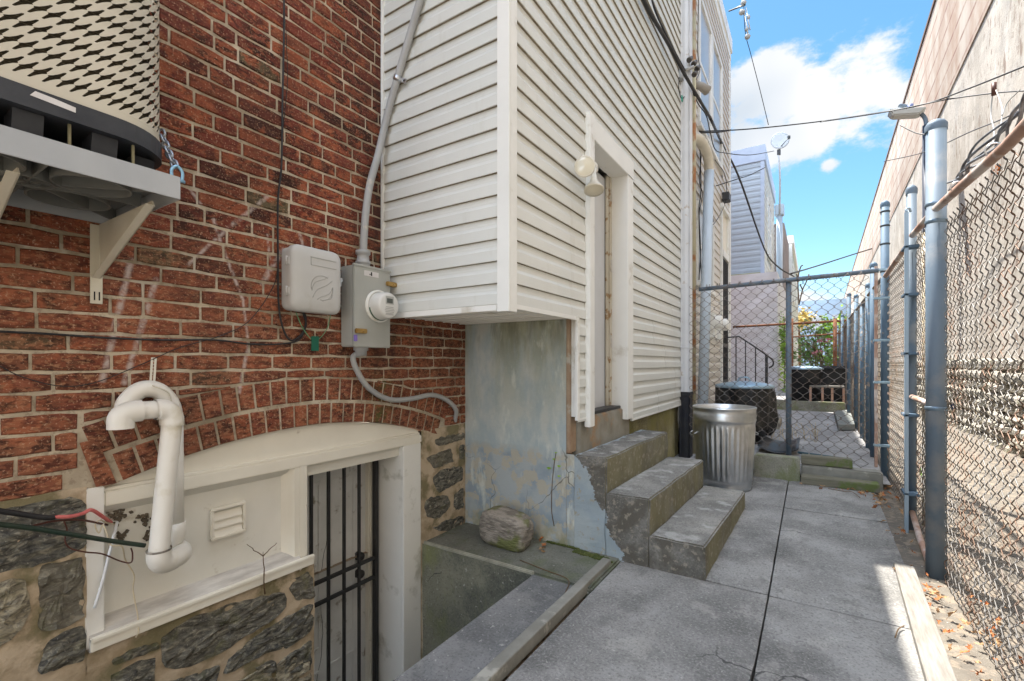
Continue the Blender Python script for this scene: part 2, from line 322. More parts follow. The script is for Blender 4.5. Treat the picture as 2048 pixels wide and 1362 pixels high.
PLATFORM = simple('dull_grey_metal_channel', (.36, .38, .40), (.43, .45, .46), 3, rough=.45, metal=.2, c3=(.27, .29, .22), s3=4, lo3=.62, hi3=.74)
PADM = simple('grey_plastic_pad', (.13, .135, .13), (.18, .185, .17), 4, rough=.6)
BRACKET = simple('cream_steel_bracket', (.64, .60, .49), (.57, .53, .42), 5, rough=.4)
LAMPW = simple('off_white_lamp', (.66, .62, .52), (.58, .54, .44), 6, rough=.4)
GLASS_L = simple('frosted_lamp_glass', (.60, .55, .42), rough=.15, spec=.7)
ROCKM = simple('mossy_fieldstone', (.34, .30, .25), (.20, .175, .145), 12, .44, .56, rough=.9, bump=(26, 1.0, .02), c3=(.15, .16, .06), s3=3.2, lo3=.53, hi3=.62, sc_=(1, 1, 3))
WOODGREY = simple('silvered_timber', (.25, .235, .21), (.165, .15, .13), 9, rough=.9, bump=(26, .6, .004), c3=(.20, .18, .14), s3=3, lo3=.60, hi3=.75, sc_=(8, .7, 8))
SLEEPER = simple('mossy_sleeper_timber', (.20, .185, .135), (.14, .13, .095), 8, rough=.9, bump=(26, .7, .004), c3=(.12, .15, .05), s3=6, lo3=.56, hi3=.7, sc_=(.7, 5, 8))
KERBW = simple('grey_worn_kerb', (.27, .26, .225), (.20, .19, .16), 7, rough=.9, bump=(60, .6, .003), c3=(.36, .34, .29), s3=9, lo3=.6, hi3=.7)
CANBLACK = simple('black_bin_plastic', (.016, .017, .018), (.03, .03, .03), 6, rough=.4)
TARP = simple('black_bag_film', (.028, .026, .022), (.012, .012, .012), 8, rough=.35, bump=(9, .9, .03))
ZINC = simple('blue_grey_lid', (.32, .44, .52), (.26, .36, .44), 6, rough=.35, metal=.4)
REDWOOD = simple('bare_pink_timber', (.46, .29, .21), (.36, .21, .15), 10, rough=.8)
TWIG = simple('dry_twig_bark', (.16, .10, .05), (.11, .07, .04), 60, rough=.9)
LEAF_D = simple('dry_orange_leaf', (.42, .16, .055), (.30, .10, .035), 30, rough=.8)
LEAF_T = simple('dry_tan_leaf', (.46, .29, .155), (.34, .20, .10), 30, rough=.8)
LEAF_G = simple('green_shrub_leaf', (.18, .36, .04), (.38, .58, .08), 3, rough=.5, lo=.42, hi=.58)
LEAF_Y = simple('yellow_tree_leaf', (.55, .40, .10), (.40, .30, .08), 4, rough=.6)
MOSS = simple('dark_moss', (.045, .06, .015), (.09, .10, .03), 30, rough=1)
ASPHALT_ROOF = simple('roof_felt', (.06, .06, .06), (.09, .09, .09), 4, rough=.9)
GLASSW = M_('window_glass', .25, 0, .5).col((.40, .43, .47))
DARKIN = simple('dark_interior', (.01, .01, .01), rough=1)
STICKER = simple('white_label', (.70, .69, .68), (.6, .58, .57), 12, rough=.5)
PURPLE = simple('purple_tag', (.22, .16, .50), rough=.4)
STEELB = simple('zinc_chain', (.38, .41, .46), (.30, .33, .38), 9, rough=.35, metal=.8)
SHACKLE = simple('blue_zinc_shackle', (.20, .42, .60), (.32, .50, .64), 9, rough=.3, metal=.7)
DARKBOOT = simple('black_downspout_boot', (.02, .022, .03), (.04, .04, .04), 6, rough=.7)
DOWNP = simple('white_downspout', (.66, .67, .68), (.60, .61, .62), 3, rough=.35, c3=(.45, .36, .28), s3=9, lo3=.66, hi3=.76)
DOWNBL = simple('pale_blue_downspout', (.52, .60, .68), (.47, .55, .62), 3, rough=.4)
def make_wh():
    m = M_('weathered_warehouse_stucco', .93, 0, .15)
    c = m.mix(m.rng(m.noise(.9, 5, .55), .42, .58), (.39, .35, .30), (.49, .445, .39))
    c = m.mix(m.rng(m.noise(2.6, 5, .6, (1, 1, .28)), .54, .62, 0, .6), c, (.57, .53, .48))
    c = m.mix(m.rng(m.noise(6, 6, .62, (1, 1, .3)), .585, .64, 0, .8), c, (.22, .16, .125)); c = m.mix(m.rng(m.noise(1.7, 6, .6), .54, .61, 0, .55), c, (.36, .335, .305))
    c = m.mix(m.rng(m.noise(16, 4, .55, (1, 1, .5)), .63, .67, 0, .75), c, (.19, .14, .11))
    m.bump(m.noise(3, 8, .7), .5, .04); m.bump(m.noise(40, 6, .7), .5, .006)
    return m.col(c)
WHSTUCCO = make_wh()
def make_whb():
    m = M_('limewashed_parapet_brick', .9, 0, .15)
    mpn = m.n('ShaderNodeMapping'); mpn.inputs['Rotation'].default_value = (R(90), 0, R(90)); m.l(m.co, mpn.inputs['Vector'])
    b = m.n('ShaderNodeTexBrick'); m.l(mpn.outputs[0], b.inputs['Vector'])
    b.inputs['Scale'].default_value = 1; b.inputs['Brick Width'].default_value = .22; b.inputs['Row Height'].default_value = .072; b.inputs['Mortar Size'].default_value = .006
    b.inputs['Color1'].default_value = (.28, .18, .13, 1); b.inputs['Color2'].default_value = (.34, .235, .175, 1); b.inputs['Mortar'].default_value = (.36, .27, .22, 1)
    X = m.xyz()
    c = m.mix(m.rng(m.noise(1.6, 8, .7, (1, 1, .5)), .38, .62, .1, .75), b.outputs['Color'], (.47, .43, .37))
    fr = m.math('FRACT', m.math('MULTIPLY', X[2], 1/.43))
    st = m.math('MULTIPLY', m.rng(m.math('ABSOLUTE', m.math('SUBTRACT', fr, .5)), .03, .10, 1, 0), m.rng(m.noise(3, 6, .7), .36, .56, .15, .85))
    c = m.mix(st, c, (.20, .10, .075))
    m.bump(b.outputs['Fac'], -.6, .006); m.bump(m.noise(40, 6), .4, .004)
    return m.col(c)
WHBRICK = make_whb()
RUBBLE = make_stone('whitened_rubble', (.09, .08, .07), (.27, .245, .21), (.56, .52, .46), (1, 1, 1.6))
RUBM = simple('rubble_bedding', (.40, .34, .26), (.24, .20, .16), 5, rough=.95, bump=(20, .9, .02))
FARBLUE = simple('hazy_blue_cladding', (.30, .40, .52), (.27, .37, .48), 2, rough=.7)

# ---------------------------------------------------------------- mesh builder
class MB:
    def __init__(s): s.v = []; s.f = []; s.sm = []
    def add(s, vs, fs, smooth=False):
        o = len(s.v); s.v += [tuple(v) for v in vs]; s.f += [[o+i for i in f] for f in fs]; s.sm += [smooth]*len(fs); return s
    def box(s, a, b, bev=0):
        x0, y0, z0 = (min(a[i], b[i]) for i in range(3)); x1, y1, z1 = (max(a[i], b[i]) for i in range(3))
        if bev <= 0:
            vs = [(x, y, z) for z in (z0, z1) for y in (y0, y1) for x in (x0, x1)]
            return s.add(vs, [(0, 2, 3, 1), (4, 5, 7, 6), (0, 1, 5, 4), (2, 6, 7, 3), (0, 4, 6, 2), (1, 3, 7, 5)])
        bm = bmesh.new(); bmesh.ops.create_cube(bm, size=1)
        for v in bm.verts: v.co = Vector(((x0+x1)/2+v.co.x*(x1-x0), (y0+y1)/2+v.co.y*(y1-y0), (z0+z1)/2+v.co.z*(z1-z0)))
        bmesh.ops.bevel(bm, geom=bm.edges[:], offset=bev, segments=2, affect='EDGES')
        return s.frombm(bm)
    def frombm(s, bm, smooth=False):
        bm.verts.index_update()
        s.add([v.co.copy() for v in bm.verts], [[v.index for v in f.verts] for f in bm.faces], smooth); bm.free(); return s
    def prism(s, poly, axis, a, b):
        """poly: 2D points; axis 'x','y','z' is the extrusion axis"""
        def m3(p, t): return {'x': (t, p[0], p[1]), 'y': (p[0], t, p[1]), 'z': (p[0], p[1], t)}[axis]
        n = len(poly); vs = [m3(p, a) for p in poly]+[m3(p, b) for p in poly]
        fs = [list(range(n))[::-1], list(range(n, 2*n))]+[(i, (i+1) % n, n+(i+1) % n, n+i) for i in range(n)]
        o = len(s.v); s.add(vs, fs); return s
    def tube(s, pts, r, n=8, caps=True, smooth=True, flat=None):
        pts = [Vector(p) for p in pts]
        rs = r if isinstance(r, (list, tuple)) else [r]*len(pts)
        t0 = (pts[1]-pts[0]).normalized(); up = Vector((0, 0, 1)) if abs(t0.z) < .9 else Vector((1, 0, 0))
        nrm = t0.cross(up).normalized(); vs = []
        for i, p in enumerate(pts):
            a = pts[max(i-1, 0)]; b = pts[min(i+1, len(pts)-1)]; t = (b-a)
            t = t.normalized() if t.length > 1e-9 else t0
            nrm = (nrm - t*nrm.dot(t)); nrm = nrm.normalized() if nrm.length > 1e-6 else t.orthogonal().normalized()
            bn = t.cross(nrm)
            for k in range(n):
                an = 2*math.pi*k/n; vs.append(p+(nrm*math.cos(an)+bn*math.sin(an))*rs[i])
        fs = [(i*n+k, i*n+(k+1) % n, (i+1)*n+(k+1) % n, (i+1)*n+k) for i in range(len(pts)-1) for k in range(n)]
        s.add(vs, fs, smooth)
        if caps:
            o = len(s.v)-len(vs); s.f += [[o+k for k in range(n)][::-1], [o+(len(pts)-1)*n+k for k in range(n)]]; s.sm += [False, False]
        return s
    def cyl(s, a, b, r, n=16, r2=None): return s.tube([a, b], [r, r if r2 is None else r2], n)
    def lathe(s, prof, M=None, n=32, wob=None):
        vs = []
        for (r, z) in prof:
            for k in range(n):
                a = 2*math.pi*k/n; rr = r+(wob(a, z) if wob else 0); vs.append(Vector((rr*math.cos(a), rr*math.sin(a), z)))
        if M is not None: vs = [M @ v for v in vs]
        fs = [(i*n+k, i*n+(k+1) % n, (i+1)*n+(k+1) % n, (i+1)*n+k) for i in range(len(prof)-1) for k in range(n)]
        return s.add(vs, fs, True)
    def sheet(s, fn, nu, nv, smooth=False):
        vs = [fn(i/nu, j/nv) for j in range(nv+1) for i in range(nu+1)]
        fs = [(j*(nu+1)+i, j*(nu+1)+i+1, (j+1)*(nu+1)+i+1, (j+1)*(nu+1)+i) for j in range(nv) for i in range(nu)]
        return s.add(vs, fs, smooth)
    def build(s, name, mat, parent=None, local=False, origin=None):
        me = bpy.data.meshes.new(name); o = bpy.data.objects.new(name, me)
        org = Vector((0, 0, 0))
        if parent is None and not local:
            if origin is not None: org = Vector(origin)
            else:
                xs = [v[0] for v in s.v]; ys = [v[1] for v in s.v]; zs = [v[2] for v in s.v]
                org = Vector(((min(xs)+max(xs))/2, (min(ys)+max(ys))/2, min(zs)))
        me.from_pydata([Vector(v)-org for v in s.v], [], s.f)
        me.polygons.foreach_set('use_smooth', s.sm)
        mats = mat if isinstance(mat, list) else [mat]
        for x in mats: me.materials.append(x)
        bm = bmesh.new(); bm.from_mesh(me); bmesh.ops.recalc_face_normals(bm, faces=bm.faces[:]); bm.to_mesh(me); bm.free()
        me.update(); C.objects.link(o); o.location = org
        if parent is not None:
            o.parent = parent
            if not local:
                off = WORLDLOC.get(parent.name, Vector((0, 0, 0)))
                o.matrix_parent_inverse = Matrix.Translation(-off)
        return o
WORLDLOC = {}
def thing(name, label, cat, loc=(0, 0, 0), group=None):
    o = bpy.data.objects.new(name, None); C.objects.link(o); o.location = loc; o.empty_display_size = .1
    o['label'] = label; o['category'] = cat
    if group: o['group'] = group
    WORLDLOC[o.name] = Vector(loc)
    return o
def tag(o, label, cat, group=None):
    o['label'] = label; o['category'] = cat
    if group: o['group'] = group
    return o
def struct(o, kind='structure'): o['kind'] = kind; return o
def solid(o, t):
    m = o.modifiers.new('thickness', 'SOLIDIFY'); m.thickness = t; return o
def bevel(o, wd, seg=2):
    m = o.modifiers.new('bevel', 'BEVEL'); m.width = wd; m.segments = seg; m.limit_method = 'ANGLE'; m.angle_limit = R(40); return o
def spl(pts, n=8):
    """Catmull-Rom through points"""
    p = [Vector(q) for q in pts]; p = [2*p[0]-p[1]]+p+[2*p[-1]-p[-2]]; out = []
    for i in range(1, len(p)-2):
        for k in range(n):
            t = k/n; a, b, c, d = p[i-1], p[i], p[i+1], p[i+2]
            out.append(.5*((2*b)+(c-a)*t+(2*a-5*b+4*c-d)*t*t+(3*b-a-3*c+d)*t**3))
    out.append(p[-2]); return out
def copytree(o, parent=None, loc=None, rot=None, scale=None, label=None):
    c = o.copy(); C.objects.link(c)
    if parent is not None: c.parent = parent
    for ch in o.children: copytree(ch, c)
    if loc is not None: c.location = loc
    if rot is not None: c.rotation_euler = rot
    if scale is not None: c.scale = scale
    if label: c['label'] = label
    return c

W = -2.27; S_ = -1.33                       # brick face and siding face
def gz(y): return 0 if y < 2.85 else min(.04*(y-2.85), .10)

# ================================================================= SETTING: ground
PX0, PX1, PY0, PY1 = W, -1.38, -.6, 2.37     # the sunken area in front of the basement door
g = MB(); B = 400
for (x0, x1, y0, y1) in [(-B, PX0-.3, -B, B), (PX0-.3, PX1+.1, -B, PY0-.1), (PX0-.3, PX1+.1, PY1+.1, B), (PX1+.1, B, -B, B)]:
    g.add([(x0, y0, -.06), (x1, y0, -.06), (x1, y1, -.06), (x0, y1, -.06)], [(0, 1, 2, 3)])
struct(g.build('ground', SOIL))
# concrete alley slabs with open joints
g = MB()
def slab(x0, x1, y0, y1, gap=.0035, th=.10):
    x0 += gap; x1 -= gap; y0 += gap; y1 -= gap
    n = max(4, int((y1-y0)/.035)); m = max(4, int((x1-x0)/.035)); dz = rnd.uniform(-.004, .004); sd = rnd.random()*50
    def ed(t, q, k): return .0035*noise.noise(Vector((t*16, q, sd)))+(.010*max(0, noise.noise(Vector((t*5, q+7, sd)))-.35))
    X = [x0+(x1-x0)*i/m for i in range(m+1)]; Y = [y0+(y1-y0)*j/n for j in range(n+1)]
    vs = []
    for j in range(n+1):
        for i in range(m+1):
            x, y = X[i], Y[j]; e = i in (0, m) or j in (0, n)
            if i == 0: x += abs(ed(y, 1, 0))
            if i == m: x -= abs(ed(y, 2, 0))
            if j == 0: y += abs(ed(x, 3, 0))
            if j == n: y -= abs(ed(x, 4, 0))
            vs.append((x, y, gz(y)+dz-(.006 if e else 0)+.0025*noise.noise(Vector((x*3, y*3, sd)))))
    g.add(vs, [(j*(m+1)+i, j*(m+1)+i+1, (j+1)*(m+1)+i+1, (j+1)*(m+1)+i) for j in range(n) for i in range(m)], True)
    rim = [j for j in range(m+1)]+[(j+1)*(m+1)-1 for j in range(1, n+1)]+[n*(m+1)+i for i in range(m-1, -1, -1)]+[j*(m+1) for j in range(n-1, 0, -1)]
    L = len(rim); g.add([vs[r] for r in rim]+[(vs[r][0], vs[r][1], vs[r][2]-th) for r in rim], [(k, (k+1) % L, L+(k+1) % L, L+k) for k in range(L)])
for y0, y1 in [(-2.6, -.2), (-.2, 1.28), (1.28, 2.85), (2.85, 4.42), (4.42, 5.45)]:
    slab(-1.02 if y0 < 2.8 else -.60, -.2, y0, y1); slab(-.2, .47, y0, y1)
slab(-1.36, -.60, 4.30, 5.45)
struct(g.build('alley_pavement', PAVE))
# earth verge along the fence and beyond it
g = MB()
def verge(u, v):
    x = .45+u*(2.5-.45); y = -1+v*27
    return (x, y, gz(y)-.012+.02*noise.noise(Vector((x*2, y*1.3, 0)))-.02*max(0, 1-u*6))
g.sheet(verge, 26, 120, True); struct(g.build('earth_verge', YARD_SOIL))
g = MB()
g.sheet(lambda u, v: (-2.4+u*3.0, 5.45+v*6.9, .13+v*.06+.006*noise.noise(Vector((u*9, v*20, 3)))), 12, 30, True)
struct(g.build('yard_path', YARDC))
g = MB(); g.box((-2.4, 12.35, -.05), (.6, 30, .36)); struct(g.build('yard_terrace', YARDC))
g = MB(); g.box((-2.3, 12.20, .1), (.58, 12.345, .40), .012)
tag(g.build('kerb_stone', CURBC), 'dark mossy concrete kerb running across the far yard below the bins', 'kerb')
# paving edge around the sunken area
g = MB(); g.box((-1.38, -2.6, -.09), (-1.10, 2.36, .004), .006); struct(g.build('areaway_edge', PAVE2))
g = MB(); g.box((-2.27, 2.372, -.3), (-1.02, 2.90, .006), .012); struct(g.build('areaway_ledge', LEDGE))
g = MB(); g.box((-2.262, 2.366, -.012), (-1.385, 2.388, .0115), .005); tag(g.build('ledge_lip', simple('pale_worn_lip', (.36, .345, .27), (.24, .23, .18), 14, rough=.9, bump=(40, .7, .004))), 'pale worn lip along the top edge of the sunken entry end wall', 'kerb')
# sunken area
g = MB()
g.add([(PX0-.3, PY0, -1.30), (PX1, PY0, -1.30), (PX1, PY1, -1.30), (PX0-.3, PY1, -1.30)], [(0, 1, 2, 3)])
struct(g.build('areaway_floor', LEDGE))
rw = thing('retaining_wall', 'mossy concrete retaining wall of the sunken entry beside the basement door', 'retaining wall', (-1.38, 1, -1.3))
g = MB(); g.sheet(lambda u, v: (PX0+u*(PX1-PX0), PY1-.004+.006*noise.noise(Vector((u*5, v*5, 1))), -1.3+v*1.295), 14, 16, True)
g.build('end_wall', WELL, rw)
g = MB(); g.sheet(lambda u, v: (PX1+.004*noise.noise(Vector((u*9, v*5, 7)))+.0, PY0+u*(PY1-PY0), -1.3+v*1.21), 20, 12, True)
g.add([(PX0-.3, PY0, -1.3), (PX1, PY0, -1.3), (PX1, PY0, -.06), (PX0-.3, PY0, -.06)], [(0, 1, 2, 3)])
g.build('side_wall', WELL, rw)
g = MB()
k0 = P(1215, 1115, Z=.03); 
g.prism([(-1.095, -2.4), (-1.035, -2.4), (-1.043, 2.74), (-1.098, 2.74)], 'z', -.03, .034)
tag(bevel(g.build('kerb_strip', KERBW), .006), 'long narrow grey kerb strip between the sunken entry edge and the alley slabs', 'kerb')

# ================================================================= OUR HOUSE
house = thing('brick_house', 'red brick row house with pale vinyl sided bay above blue painted base', 'house', (W, 1.5, 0))
AY, AZ, RI, RO = 1.53, -1.87, 2.775, 3.03        # arch centre and radii
def arc_z(y, r): return AZ+math.sqrt(max(r*r-(y-AY)**2, 0))
def extr(y):
    if y < .575 or y > 2.60: return -9
    return arc_z(y, RO)
def brick_box(mb, y0, y1, z0a, z0b, z1a, z1b, xf, depth=.06, seg=4):
    j = lambda s=.0018: rnd.uniform(-s, s)
    xo = xf+j(.0022); ch = .004
    bot = []; top = []; ib = []; it = []
    for k in range(seg+1):
        t = k/seg; y = y0+(y1-y0)*t
        zb = z0a+(z0b-z0a)*t+j(); zt = z1a+(z1b-z1a)*t+j()
        e = ch if k == 0 else -ch if k == seg else 0
        cb = .004 if k in (0, seg) else 0
        bot.append((xo-ch, y+j(.001), zb+cb)); top.append((xo-ch, y+j(.001), zt-cb))
        ib.append((xo, y+e, zb+ch+cb)); it.append((xo, y+e, zt-ch-cb))
    n = seg+1; vs = bot+ib+it+top
    fs = []
    for r in range(3):
        for k in range(seg): fs.append((r*n+k, r*n+k+1, (r+1)*n+k+1, (r+1)*n+k))
    # left and right chamfers, then sides back into the wall
    fs += [(0, n, 2*n, 3*n), (n-1, 3*n+n-1, 2*n+n-1, n+n-1)]
    back = [(xf-depth, y0, z0a), (xf-depth, y1, z0b), (xf-depth, y1, z1b), (xf-depth, y0, z1a)]
    b = len(vs); vs += back
    fs += [tuple([b]+list(range(0, n))+[b+1]), tuple([b+3, b+2]+list(range(4*n-1, 3*n-1, -1))), (b, b+3, 3*n, 0), (b+1, n-1, 4*n-1, b+2)]
    mb.add(vs, fs)
CH, BL, JT = .0723, .214, .0108
g = MB(); zrow = .775; ci = 0
YL, YR, ZT = -1.6, 2.846, 6.2
while zrow < ZT:
    y = YL-rnd.uniform(0, .02)-(BL/2 if ci % 2 else 0)-(.04 if ci % 6 == 3 else 0); k = 0
    while y < YR:
        L = BL*rnd.uniform(.96, 1.04)
        if (ci % 6 == 3 and k % 2) or rnd.random() < .05: L = .105
        a, b = y+JT/2, min(y+L-JT/2, YR-.002)
        y += L; k += 1
        if b-a < .02 or b < YL+.1: continue
        dz = -.0 if a < 1.2 else 0
        z0, z1 = zrow+JT/2, zrow+CH-JT/2
        if zrow < 1.25:
            # clip against the arch ring
            ea, eb = max(extr(a), extr(b) if extr(b) > 0 else -9), extr(b)
            lo_a = max(z0, extr(a)+.008) if extr(a) > 0 else z0; lo_b = max(z0, extr(b)+.008) if extr(b) > 0 else z0
            if extr(a) < 0 <= extr(b):
                if lo_b > z0+.01:
                    b2 = .568
                    if b2-a > .03: brick_box(g, a, b2, z0, z0, z1, z1, W)
                    continue
            if extr(b) < 0 <= extr(a) and lo_a > z0+.01:
                if b-2.605 > .03: brick_box(g, 2.605, b, z0, z0, z1, z1, W)
                continue
            if z1-min(lo_a, lo_b) < .014: continue
            lo_a = min(lo_a, z1-.004); lo_b = min(lo_b, z1-.004)
            brick_box(g, a, b, lo_a, lo_b, z1, z1, W)
        else:
            brick_box(g, a, b, z0, z0, z1, z1, W, seg=4 if zrow < 4 else 2)
    zrow += CH; ci += 1
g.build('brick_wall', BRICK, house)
# arch ring, two rows of headers, plus one tall springer
g = MB()
for (ra, rb) in [(RI, RI+.118), (RI+.130, RO)]:
    a0 = math.asin((.70-AY)/RI); a1 = math.asin((2.52-AY)/RI); ang = a0; pitch = .0745/RI
    if ra > RI: a1 = math.asin((2.50-AY)/RI); ang = math.asin((.655-AY)/RI)
    while ang < a1:
        p2 = pitch*rnd.uniform(.93, 1.07); A0, A1 = ang+.0055/RI, ang+p2-.0055/RI
        xo = W+rnd.uniform(-.002, .003); ch = .004
        def pt(a, r, x): return (x, AY+r*math.sin(a), AZ+r*math.cos(a))
        jj = lambda: rnd.uniform(-.0018, .0018)
        o = [pt(A0, ra+.004+jj(), xo-ch), pt(A1, ra+.004+jj(), xo-ch), pt(A1, rb-.004+jj(), xo-ch), pt(A0, rb-.004+jj(), xo-ch)]
        e = ch/RI
        i_ = [pt(A0+e, ra+.009, xo), pt(A1-e, ra+.009, xo), pt(A1-e, rb-.009, xo), pt(A0+e, rb-.009, xo)]
        bk = [(W-.09,)+q[1:] for q in o]
        g.add(o+i_+bk, [(4, 5, 6, 7), (0, 1, 5, 4), (1, 2, 6, 5), (2, 3, 7, 6), (3, 0, 4, 7), (8, 0, 3, 11), (9, 10, 2, 1), (8, 9, 1, 0), (11, 3, 2, 10)])
        ang += p2
sp = [P(*q, X=W) for q in [(160, 886), (194, 878), (233, 966), (193, 974)]]
g.add([(W+.002, q.y, q.z) for q in sp]+[(W-.09, q.y, q.z) for q in sp], [(0, 1, 2, 3), (0, 4, 5, 1), (1, 5, 6, 2), (2, 6, 7, 3), (3, 7, 4, 0)])
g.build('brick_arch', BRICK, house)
# mortar bed behind the bricks, cut out by the arch
g = MB()
NY = 60
ya = [.60+(2.36-.60)*i/NY for i in range(NY+1)]
top = [arc_z(y, RI)+.002 for y in ya]
xm = W-.0065
def quad_strip(ys, z0s, z1s, x, nz=1):
    vs = []; 
    for y, a, b in zip(ys, z0s, z1s):
        vs += [(x, y, a), (x, y, b)]
    g.add(vs, [(2*i, 2*i+2, 2*i+3, 2*i+1) for i in range(len(ys)-1)])
quad_strip([YL, .60], [.775, .775], [6.3, 6.3], xm)
quad_strip(ya, top, [6.3]*(NY+1), xm)
quad_strip([2.36, 2.85], [.765, .765], [6.3, 6.3], xm)
g.build('mortar_bed', MORTAR, house)
# solid body behind
g = MB()
g.box((W-.32, YL, .9), (W-.07, .45, 6.3)); g.box((W-.32, .45, 1.2), (W-.07, 2.7, 6.3)); g.box((W-.32, 2.7, -.2), (W-.07, 5.8, 6.3)); g.box((W-.34, YL, -1.3), (W-.12, 1.49, .95)); g.box((W-.12, .585, -.2), (W-.015, .605, .80))
g.build('wall_core', MORTAR, house)
# ---- stone foundation
def inpoly(p, poly):
    r = False; n = len(poly); j = n-1
    for i in range(n):
        if (poly[i][1] > p[1]) != (poly[j][1] > p[1]) and p[0] < (poly[j][0]-poly[i][0])*(p[1]-poly[i][1])/(poly[j][1]-poly[i][1])+poly[i][0]: r = not r
        j = i
    return r
def stone(mb, poly, x, h=.022, seed=0):
    h *= .6
    """poly in (y,z); rough-faced stone standing proud of plane x"""
    pts = []; n = len(poly); cc = sum((Vector(p) for p in poly), Vector((0, 0)))/n; poly = [cc+(Vector(p)-cc)*1.07 for p in poly]
    per = sum((Vector(poly[i])-Vector(poly[(i+1) % n])).length for i in range(n)); st = max(.012, per/44)
    for i in range(n):
        a, b = Vector(poly[i]), Vector(poly[(i+1) % n]); k = max(1, int((b-a).length/st))
        for q in range(k):
            p = a+(b-a)*q/k; pts.append(p)
    # roughen the outline
    for _ in range(1): pts = [(pts[i-1]+pts[i]*2+pts[(i+1) % len(pts)])/4 for i in range(len(pts))]
    pts = [p+Vector((noise.noise(Vector((p.x*28, p.y*28, seed)))*.012, noise.noise(Vector((p.x*28, p.y*28, seed+9)))*.012)) for p in pts]
    c = sum(pts, Vector((0, 0)))/len(pts); m = len(pts); vs = []
    rings = [(1, -.012), (.99, h*.75), (.965, h*.95), (.85, h), (.7, h*1.05), (.52, h*1.1), (.35, h*1.12), (.18, h*1.1)]
    for (s_, d) in rings:
        for p in pts:
            q = c+(p-c)*s_; dn = 0 if s_ > .98 else noise.fractal(Vector((q.x*16, q.y*30, seed)), 1, 2, 5)*.016+noise.noise(Vector((q.x*6, q.y*9, seed)))*.008
            vs.append((x+d+max(dn, -.004), q.x, q.y))
    vs.append((x+h*1.1, c.x, c.y)); ci_ = len(vs)-1
    fs = [(r*m+i, r*m+(i+1) % m, (r+1)*m+(i+1) % m, (r+1)*m+i) for r in range(len(rings)-1) for i in range(m)]
    fs += [((len(rings)-1)*m+i, (len(rings)-1)*m+(i+1) % m, ci_) for i in range(m)]
    mb.add(vs, fs, False)
def pxpoly(pts, ox, oy, k, X=W): return [(P(ox+a*k, oy+b*k, X=X).y, P(ox+a*k, oy+b*k, X=X).z) for a, b in pts]
fx = W-.008
g = MB(); gp = MB()
s1, s2, s3 = (0, 980, .2277), (160, 1080, .2637), (440, 820, .398)
for i, (pl, fr) in enumerate([
    ([(-250, 230), (0, 180), (200, 150), (620, 70), (700, 110), (735, 140), (742, 500), (560, 580), (350, 640), (0, 710), (-250, 760)], s1),
    ([(365, 690), (735, 590), (735, 850), (725, 1120), (560, 1190), (360, 1220)], s1),
    ([(350, 1420), (500, 1280), (720, 1200), (740, 1500), (350, 1600)], s1),
    ([(240, 930), (400, 820), (590, 780), (590, 830), (400, 900), (240, 960)], s2),
    ([(240, 1030), (400, 940), (560, 900), (570, 1000), (560, 1100), (230, 1200)], s2),
    ([(620, 740), (880, 590), (1200, 480), (1540, 395), (1550, 520), (1400, 640), (1200, 760), (1060, 850), (740, 980), (660, 950), (640, 800)], s2),
    ([(1180, 850), (1400, 690), (1600, 570), (1760, 490), (1760, 600), (1740, 700), (1560, 820), (1400, 860), (1250, 940), (1130, 1010), (1100, 1000)], s2),
    ([(1600, 310), (1720, 250), (1765, 295), (1770, 430), (1640, 450), (1580, 350)], s2),
    ([(1550, 900), (1750, 770), (1750, 980), (1560, 1010)], s2),
    ([(1330, 970), (1480, 910), (1500, 980), (1400, 1020)], s2),
    ([(640, 1090), (1050, 960), (1030, 1090), (640, 1290)], s2),
    ([(1085, 145), (1222, 112), (1226, 150), (1085, 180)], s3), ([(1040, 240), (1155, 192), (1168, 258), (1080, 295)], s3),
    ([(1070, 345), (1110, 302), (1215, 282), (1218, 350), (1100, 412)], s3), ([(1030, 470), (1060, 440), (1140, 430), (1155, 480), (1100, 545), (1040, 530)], s3),
    ([(1180, 422), (1222, 392), (1222, 490), (1175, 505)], s3), ([(1072, 600), (1120, 560), (1222, 532), (1222, 568), (1150, 605)], s3), ([(1203, 182), (1226, 176), (1228, 248), (1205, 244)], s3)]):
    stone(g, pxpoly(pl, *fr), fx, .020, i*3.7)
stone(gp, pxpoly([(-250, 900), (0, 820), (205, 785), (262, 1100), (100, 1310), (0, 1350), (-250, 1400)], *s1), fx, .024, 99)
stone(gp, pxpoly([(1130, 1080), (1500, 1040), (1740, 1010), (1740, 1200), (1130, 1260)], *s2), fx, .015, 95)
r2 = random.Random(3)
zz = -1.25
while zz < .7:
    hh = r2.uniform(.13, .2); yy = -1.6
    while yy < 1.5:
        L = r2.uniform(.2, .42); y1 = min(yy+L, 1.51)
        c0 = ((yy+y1)/2, zz+hh/2)
        q = Q = None
        hid = (c0[0] > .40 and c0[1] > -.02) or (c0[0] > .15 and c0[1] > .10) or (c0[0] > .55 and c0[1] > -.18)
        if not hid and y1-yy > .08:
            stone(g if r2.random() < .75 else gp, [(yy+.012, zz+.012+r2.uniform(0, .02)), (y1-.012, zz+.012), (y1-.015, zz+hh-.012), (yy+.02, zz+hh-.012-r2.uniform(0, .02))], fx, .02, r2.random()*50)
        yy = y1+.008
    zz += hh+.008
g.build('foundation_stone', STONE, house); gp.build('foundation_pale_stone', STONE_PALE, house)
g = MB()
def fm(y0, y1, z0, z1, seed):
    nu = max(2, int((y1-y0)/.025)); nv = max(2, int((z1-z0)/.025))
    def f(u, v):
        y = y0+u*(y1-y0); z = z0+v*(z1-z0); q = Vector((y*16, z*16, seed))
        return (fx+.006+.007*noise.noise(q)+.004*noise.noise(q*3), y, z)
    g.sheet(f, nu, nv, True)
